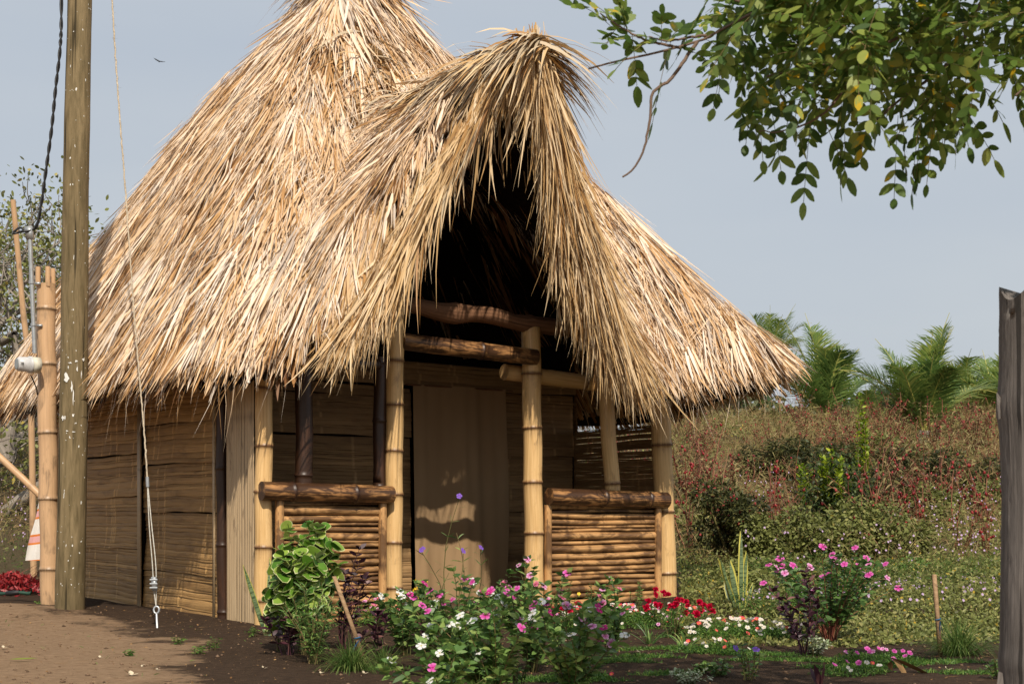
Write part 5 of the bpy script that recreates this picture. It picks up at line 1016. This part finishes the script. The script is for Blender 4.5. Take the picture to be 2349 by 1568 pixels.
# ---------------------------------------------------------------- overhanging tree, upper right
ot = thing('overhanging_tree', (4.6, 3.6, 0), 'leafy green tree whose branches hang into view at the upper right', 'tree')
mb = MB(); trunk = curve([(4.6, 3.6, -.1), (4.5, 3.7, 1.5), (4.2, 3.9, 3.0), (3.6, 4.2, 4.1), (3.2, 4.4, 4.9)], 24); tube(mb, trunk, np.linspace(.17, .07, 24), 12, rough=.03); mb.build('trunk', M['bark'], ot, True)
def br(pts, r0, r1, n=30): 
    mb = MB(); P = curve(pts, n); P = P+R.randn(n, 3)*.0009; tube(mb, P, np.linspace(r0, r1, n), 7); mb.build('branch', M['bark'], ot, True); return P
DB = 4.6
b1 = br([(3.6, 4.2, 4.1), at(2150, -260, DB), at(1900, -80, DB), at(1760, 10, DB), at(1690, 50, DB), at(1600, 96, DB), at(1520, 118, DB), at(1440, 135, DB), at(1350, 158, DB)], .015, .003, 60)
b2 = br([at(1600, 96, DB), at(1575, 130, DB), at(1540, 180, DB), at(1497, 214, DB), at(1492, 270, DB), at(1478, 340, DB), at(1455, 385, DB), at(1428, 406, DB)], .0065, .003)
b3 = br([at(1560, 110, DB), at(1480, 92, DB), at(1420, 60, DB), at(1375, 30, DB)], .005, .002)
b4 = br([at(1620, 82, DB), at(1570, 88, DB), at(1530, 95, DB), at(1490, 85, DB)], .005, .002)
b5 = br([at(1750, 15, DB), at(1690, 2, DB), at(1640, -20, DB)], .005, .002)
leafP, leafD, leafN = [], [], []; rach = MB()
def compound(p, d, L_=.20, k=5, s=1.):
    d = nrm(d); q = np.linspace(0, 1, 8)[:, None]; path = p+d*L_*q-Z3*L_*.35*q**2
    if path[-1][0]/path[-1][1] < .040 and path[-1][2] < 2.43: return
    if path[-1][0]/path[-1][1] < .16 and path[-1][2] < 2.15: return
    tube(rach, path, .0012, 3, cap=False)
    S = nrm(np.cross(d, Z3+R.randn(3)*.5))
    for i in range(k):
        u = .22+.74*i/(k-1); c = path[int(u*7)]
        for sg in (1, -1): leafP.append(c); leafD.append(S*sg*.9+d*.55-Z3*.15+R.randn(3)*.18); leafN.append(np.cross(d, S)+R.randn(3)*.35)
    leafP.append(path[-1]); leafD.append(d-Z3*.3); leafN.append(np.cross(d, S))
def spray(P, n, dirs, t0=.3):
    for i in range(n): j = R.randint(int(len(P)*t0), len(P)); compound(P[j], np.array(dirs)+R.randn(3)*.5, R.uniform(.13, .21))
spray(b3, 9, (-.1, -.1, .35), .05); spray(b1[40:54], 3, (.1, 0, -.5), .1); spray(b4, 3, (-.4, 0, -.3), .4)
compound(at(1400, 50, DB), np.array([-1, 0, -.2])); compound(at(1395, 110, DB), np.array([-.8, 0, -.2])); compound(at(1400, 75, DB), np.array([-.9, 0, -.1]), .22); compound(at(1400, 60, DB), np.array([-.5, 0, .5])); compound(at(1410, 130, DB), np.array([-.6, 0, -.9]), .2); compound(b5[-1], np.array([-.5, 0, -.6]))
# main mass: boughs carrying hanging compound leaves
poly = np.array([[1700, 130], [1655, 190], [1665, 270], [1720, 330], [1735, 360], [1790, 380], [1860, 440], [1900, 395], [1975, 375], [2050, 440], [2085, 400], [2150, 420], [2190, 330], [2240, 285], [2300, 270], [2500, 270], [2900, 100], [2900, -400], [1900, -400], [1750, -40], [1760, 40], [1720, 90]], float)
def inpoly(u, v):
    c = False; j = len(poly)-1
    for i in range(len(poly)):
        if (poly[i][1] > v) != (poly[j][1] > v) and u < (poly[j][0]-poly[i][0])*(v-poly[i][1])/(poly[j][1]-poly[i][1])+poly[i][0]: c = not c
        j = i
    return c
cnt = 0; hub = np.array([3.4, 4.4, 4.2]); limbs = [br([hub, at(2300, -200, 4.8), at(2150, 30, 4.7), at(1950, 130, 4.6), at(1760, 175, 4.5)], .02, .003), br([hub, at(2350, -100, 5.0), at(2200, 120, 5.0), at(2050, 240, 4.8), at(1960, 330, 4.7)], .02, .003), br([hub, at(2500, 0, 4.6), at(2400, 150, 4.5), at(2330, 220, 4.4)], .018, .003), br([at(2000, 100, 4.6), at(1900, 250, 4.5), at(1800, 300, 4.5), at(1740, 300, 4.5)], .006, .002)]
allb = np.concatenate(limbs)
while cnt < 800:
    u, v = R.uniform(1640, 2900), R.uniform(-400, 450)
    if u > 2450 and R.rand() < .55: continue
    if not inpoly(u, v-5) or (v < 0 and R.rand() < .5): continue
    d = R.uniform(4.1, 5.4); p = at(u+30, v-195, d); away = nrm(p-allb[np.argmin(np.linalg.norm(allb-p, axis=1))]+1e-4)
    compound(p, away*.5+np.array([-.3, -.05, -.22])+R.randn(3)*.55, R.uniform(.15, .24)); cnt += 1
for (U, V) in [(1700, 300), (1860, 440), (2060, 430), (2150, 400), (1760, 370), (1680, 230), (2195, 330), (2300, 270), (1730, 345), (1930, 400), (2110, 420)]:
    compound(at(U, V-165, DB), np.array([R.randn()*.3, 0, -1]), .2); compound(at(U+8, V-200, DB), np.array([R.randn()*.3, 0, -1]), .2)
rach.build('leaf_stalks', M['stem'], ot); mb = MB(); n = len(leafP)
blades(mb, leafP, np.array(leafD), np.array(leafN), R.uniform(.034, .060, n), R.uniform(.019, .032, n), [.3, .88, 1., .85, .2], bend=R.uniform(-.2, .1, n), grav=R.uniform(0, .3, n)); mb.build('foliage', M['tree'], ot)
# shade tree standing left of the camera; its crown dapples the yard
def shade_tree(x, y, h, cr, n, label, L=.13, cz=None):
    z = float(terr(x, y)); t = thing('shade_tree', (x, y, z), label, 'tree'); mb = MB(); tr = curve([(x, y, z-.1), (x+.1, y, h*.4), (x-.1, y+.1, h*.8)], 16); tube(mb, tr, np.linspace(.16, .07, 16), 10); nc = 16; cc = np.array([x, y, h])+R.uniform(-1, 1, (nc, 3))*np.array(cr)*.75
    for c in cc: tube(mb, [tr[-4], (tr[-4]+c)/2+R.randn(3)*.1, c], [.05, .03, .012], 5)
    mb.build('trunk', M['bark'], t, True); i_ = R.randint(nc, size=n); P = cc[i_]+R.randn(n, 3)*np.array(cr)*.24; mb = MB(); blades(mb, P, R.randn(n, 3), R.randn(n, 3)+Z3, R.uniform(L*.6, L, n), L*.5, LEAF); mb.build('crown', M['tree'], t)
shade_tree(-5.2, 5.2, 4.9, (1.6, .9, .6), 4500, 'leafy tree left of the yard that dapples the sand')

# straw, twigs and crumbs lying on the yard (uncountable)
mb = MB(); n = 2600; X_ = R.uniform(-4.8, 3.2, n); Y_ = R.uniform(7.2, 12.5, n); k = (R.rand(n) < .35+.35*np.sin(X_*2+Y_)+.3*np.exp(-((Y_-10.6)/.6)**2)); X_, Y_ = X_[k], Y_[k]; n = len(X_); an = R.rand(n)*6.28
blades(mb, np.stack([X_, Y_, terr(X_, Y_)+.004], -1), np.stack([np.cos(an), np.sin(an), R.rand(n)*.15], -1), Z3+R.randn(n, 3)*.3, R.uniform(.015, .09, n), R.uniform(.0015, .004, n), GRASS)
m_ = 2200; X_ = R.uniform(-4.8, 3.4, m_); Y_ = R.uniform(7.2, 12.5, m_); blades(mb, np.stack([X_, Y_, terr(X_, Y_)+.003], -1), R.randn(m_, 3)*np.array([1, 1, .4]), Z3+R.randn(m_, 3)*.5, R.uniform(.005, .018, m_), R.uniform(.004, .012, m_), LEAF)
tag(mb.build('ground_litter', M['brownleaf'], None), 'straw bits and dry crumbs strewn over the yard', 'litter', kind='stuff')

# crumbly clods and small stones on the soil (uncountable)
mb = MB(); n = 1500; X_ = R.uniform(-4.6, 3.4, n); Y_ = 7.2+R.rand(n)**1.3*5.; rr_ = .003+.014*R.rand(n)**4; OC = np.array([[1, 0, 0], [-1, 0, 0], [0, 1, 0], [0, -1, 0], [0, 0, .7], [0, 0, -.5]], float); FC = np.array([[0, 2, 4], [2, 1, 4], [1, 3, 4], [3, 0, 4], [2, 0, 5], [1, 2, 5], [3, 1, 5], [0, 3, 5]])
Zc_ = terr(X_, Y_)
for i in range(n): mb.add(OC*rr_[i]*R.uniform(.6, 1.4, (6, 3))+np.array([X_[i], Y_[i], Zc_[i]+rr_[i]*.2]), FC)
tag(mb.build('soil_clods', plain('clod_soil', (.17, .11, .07), .95, .1, 0, .5, 8), None), 'small crumbly soil clods and stones scattered over the yard', 'soil clods', kind='stuff')
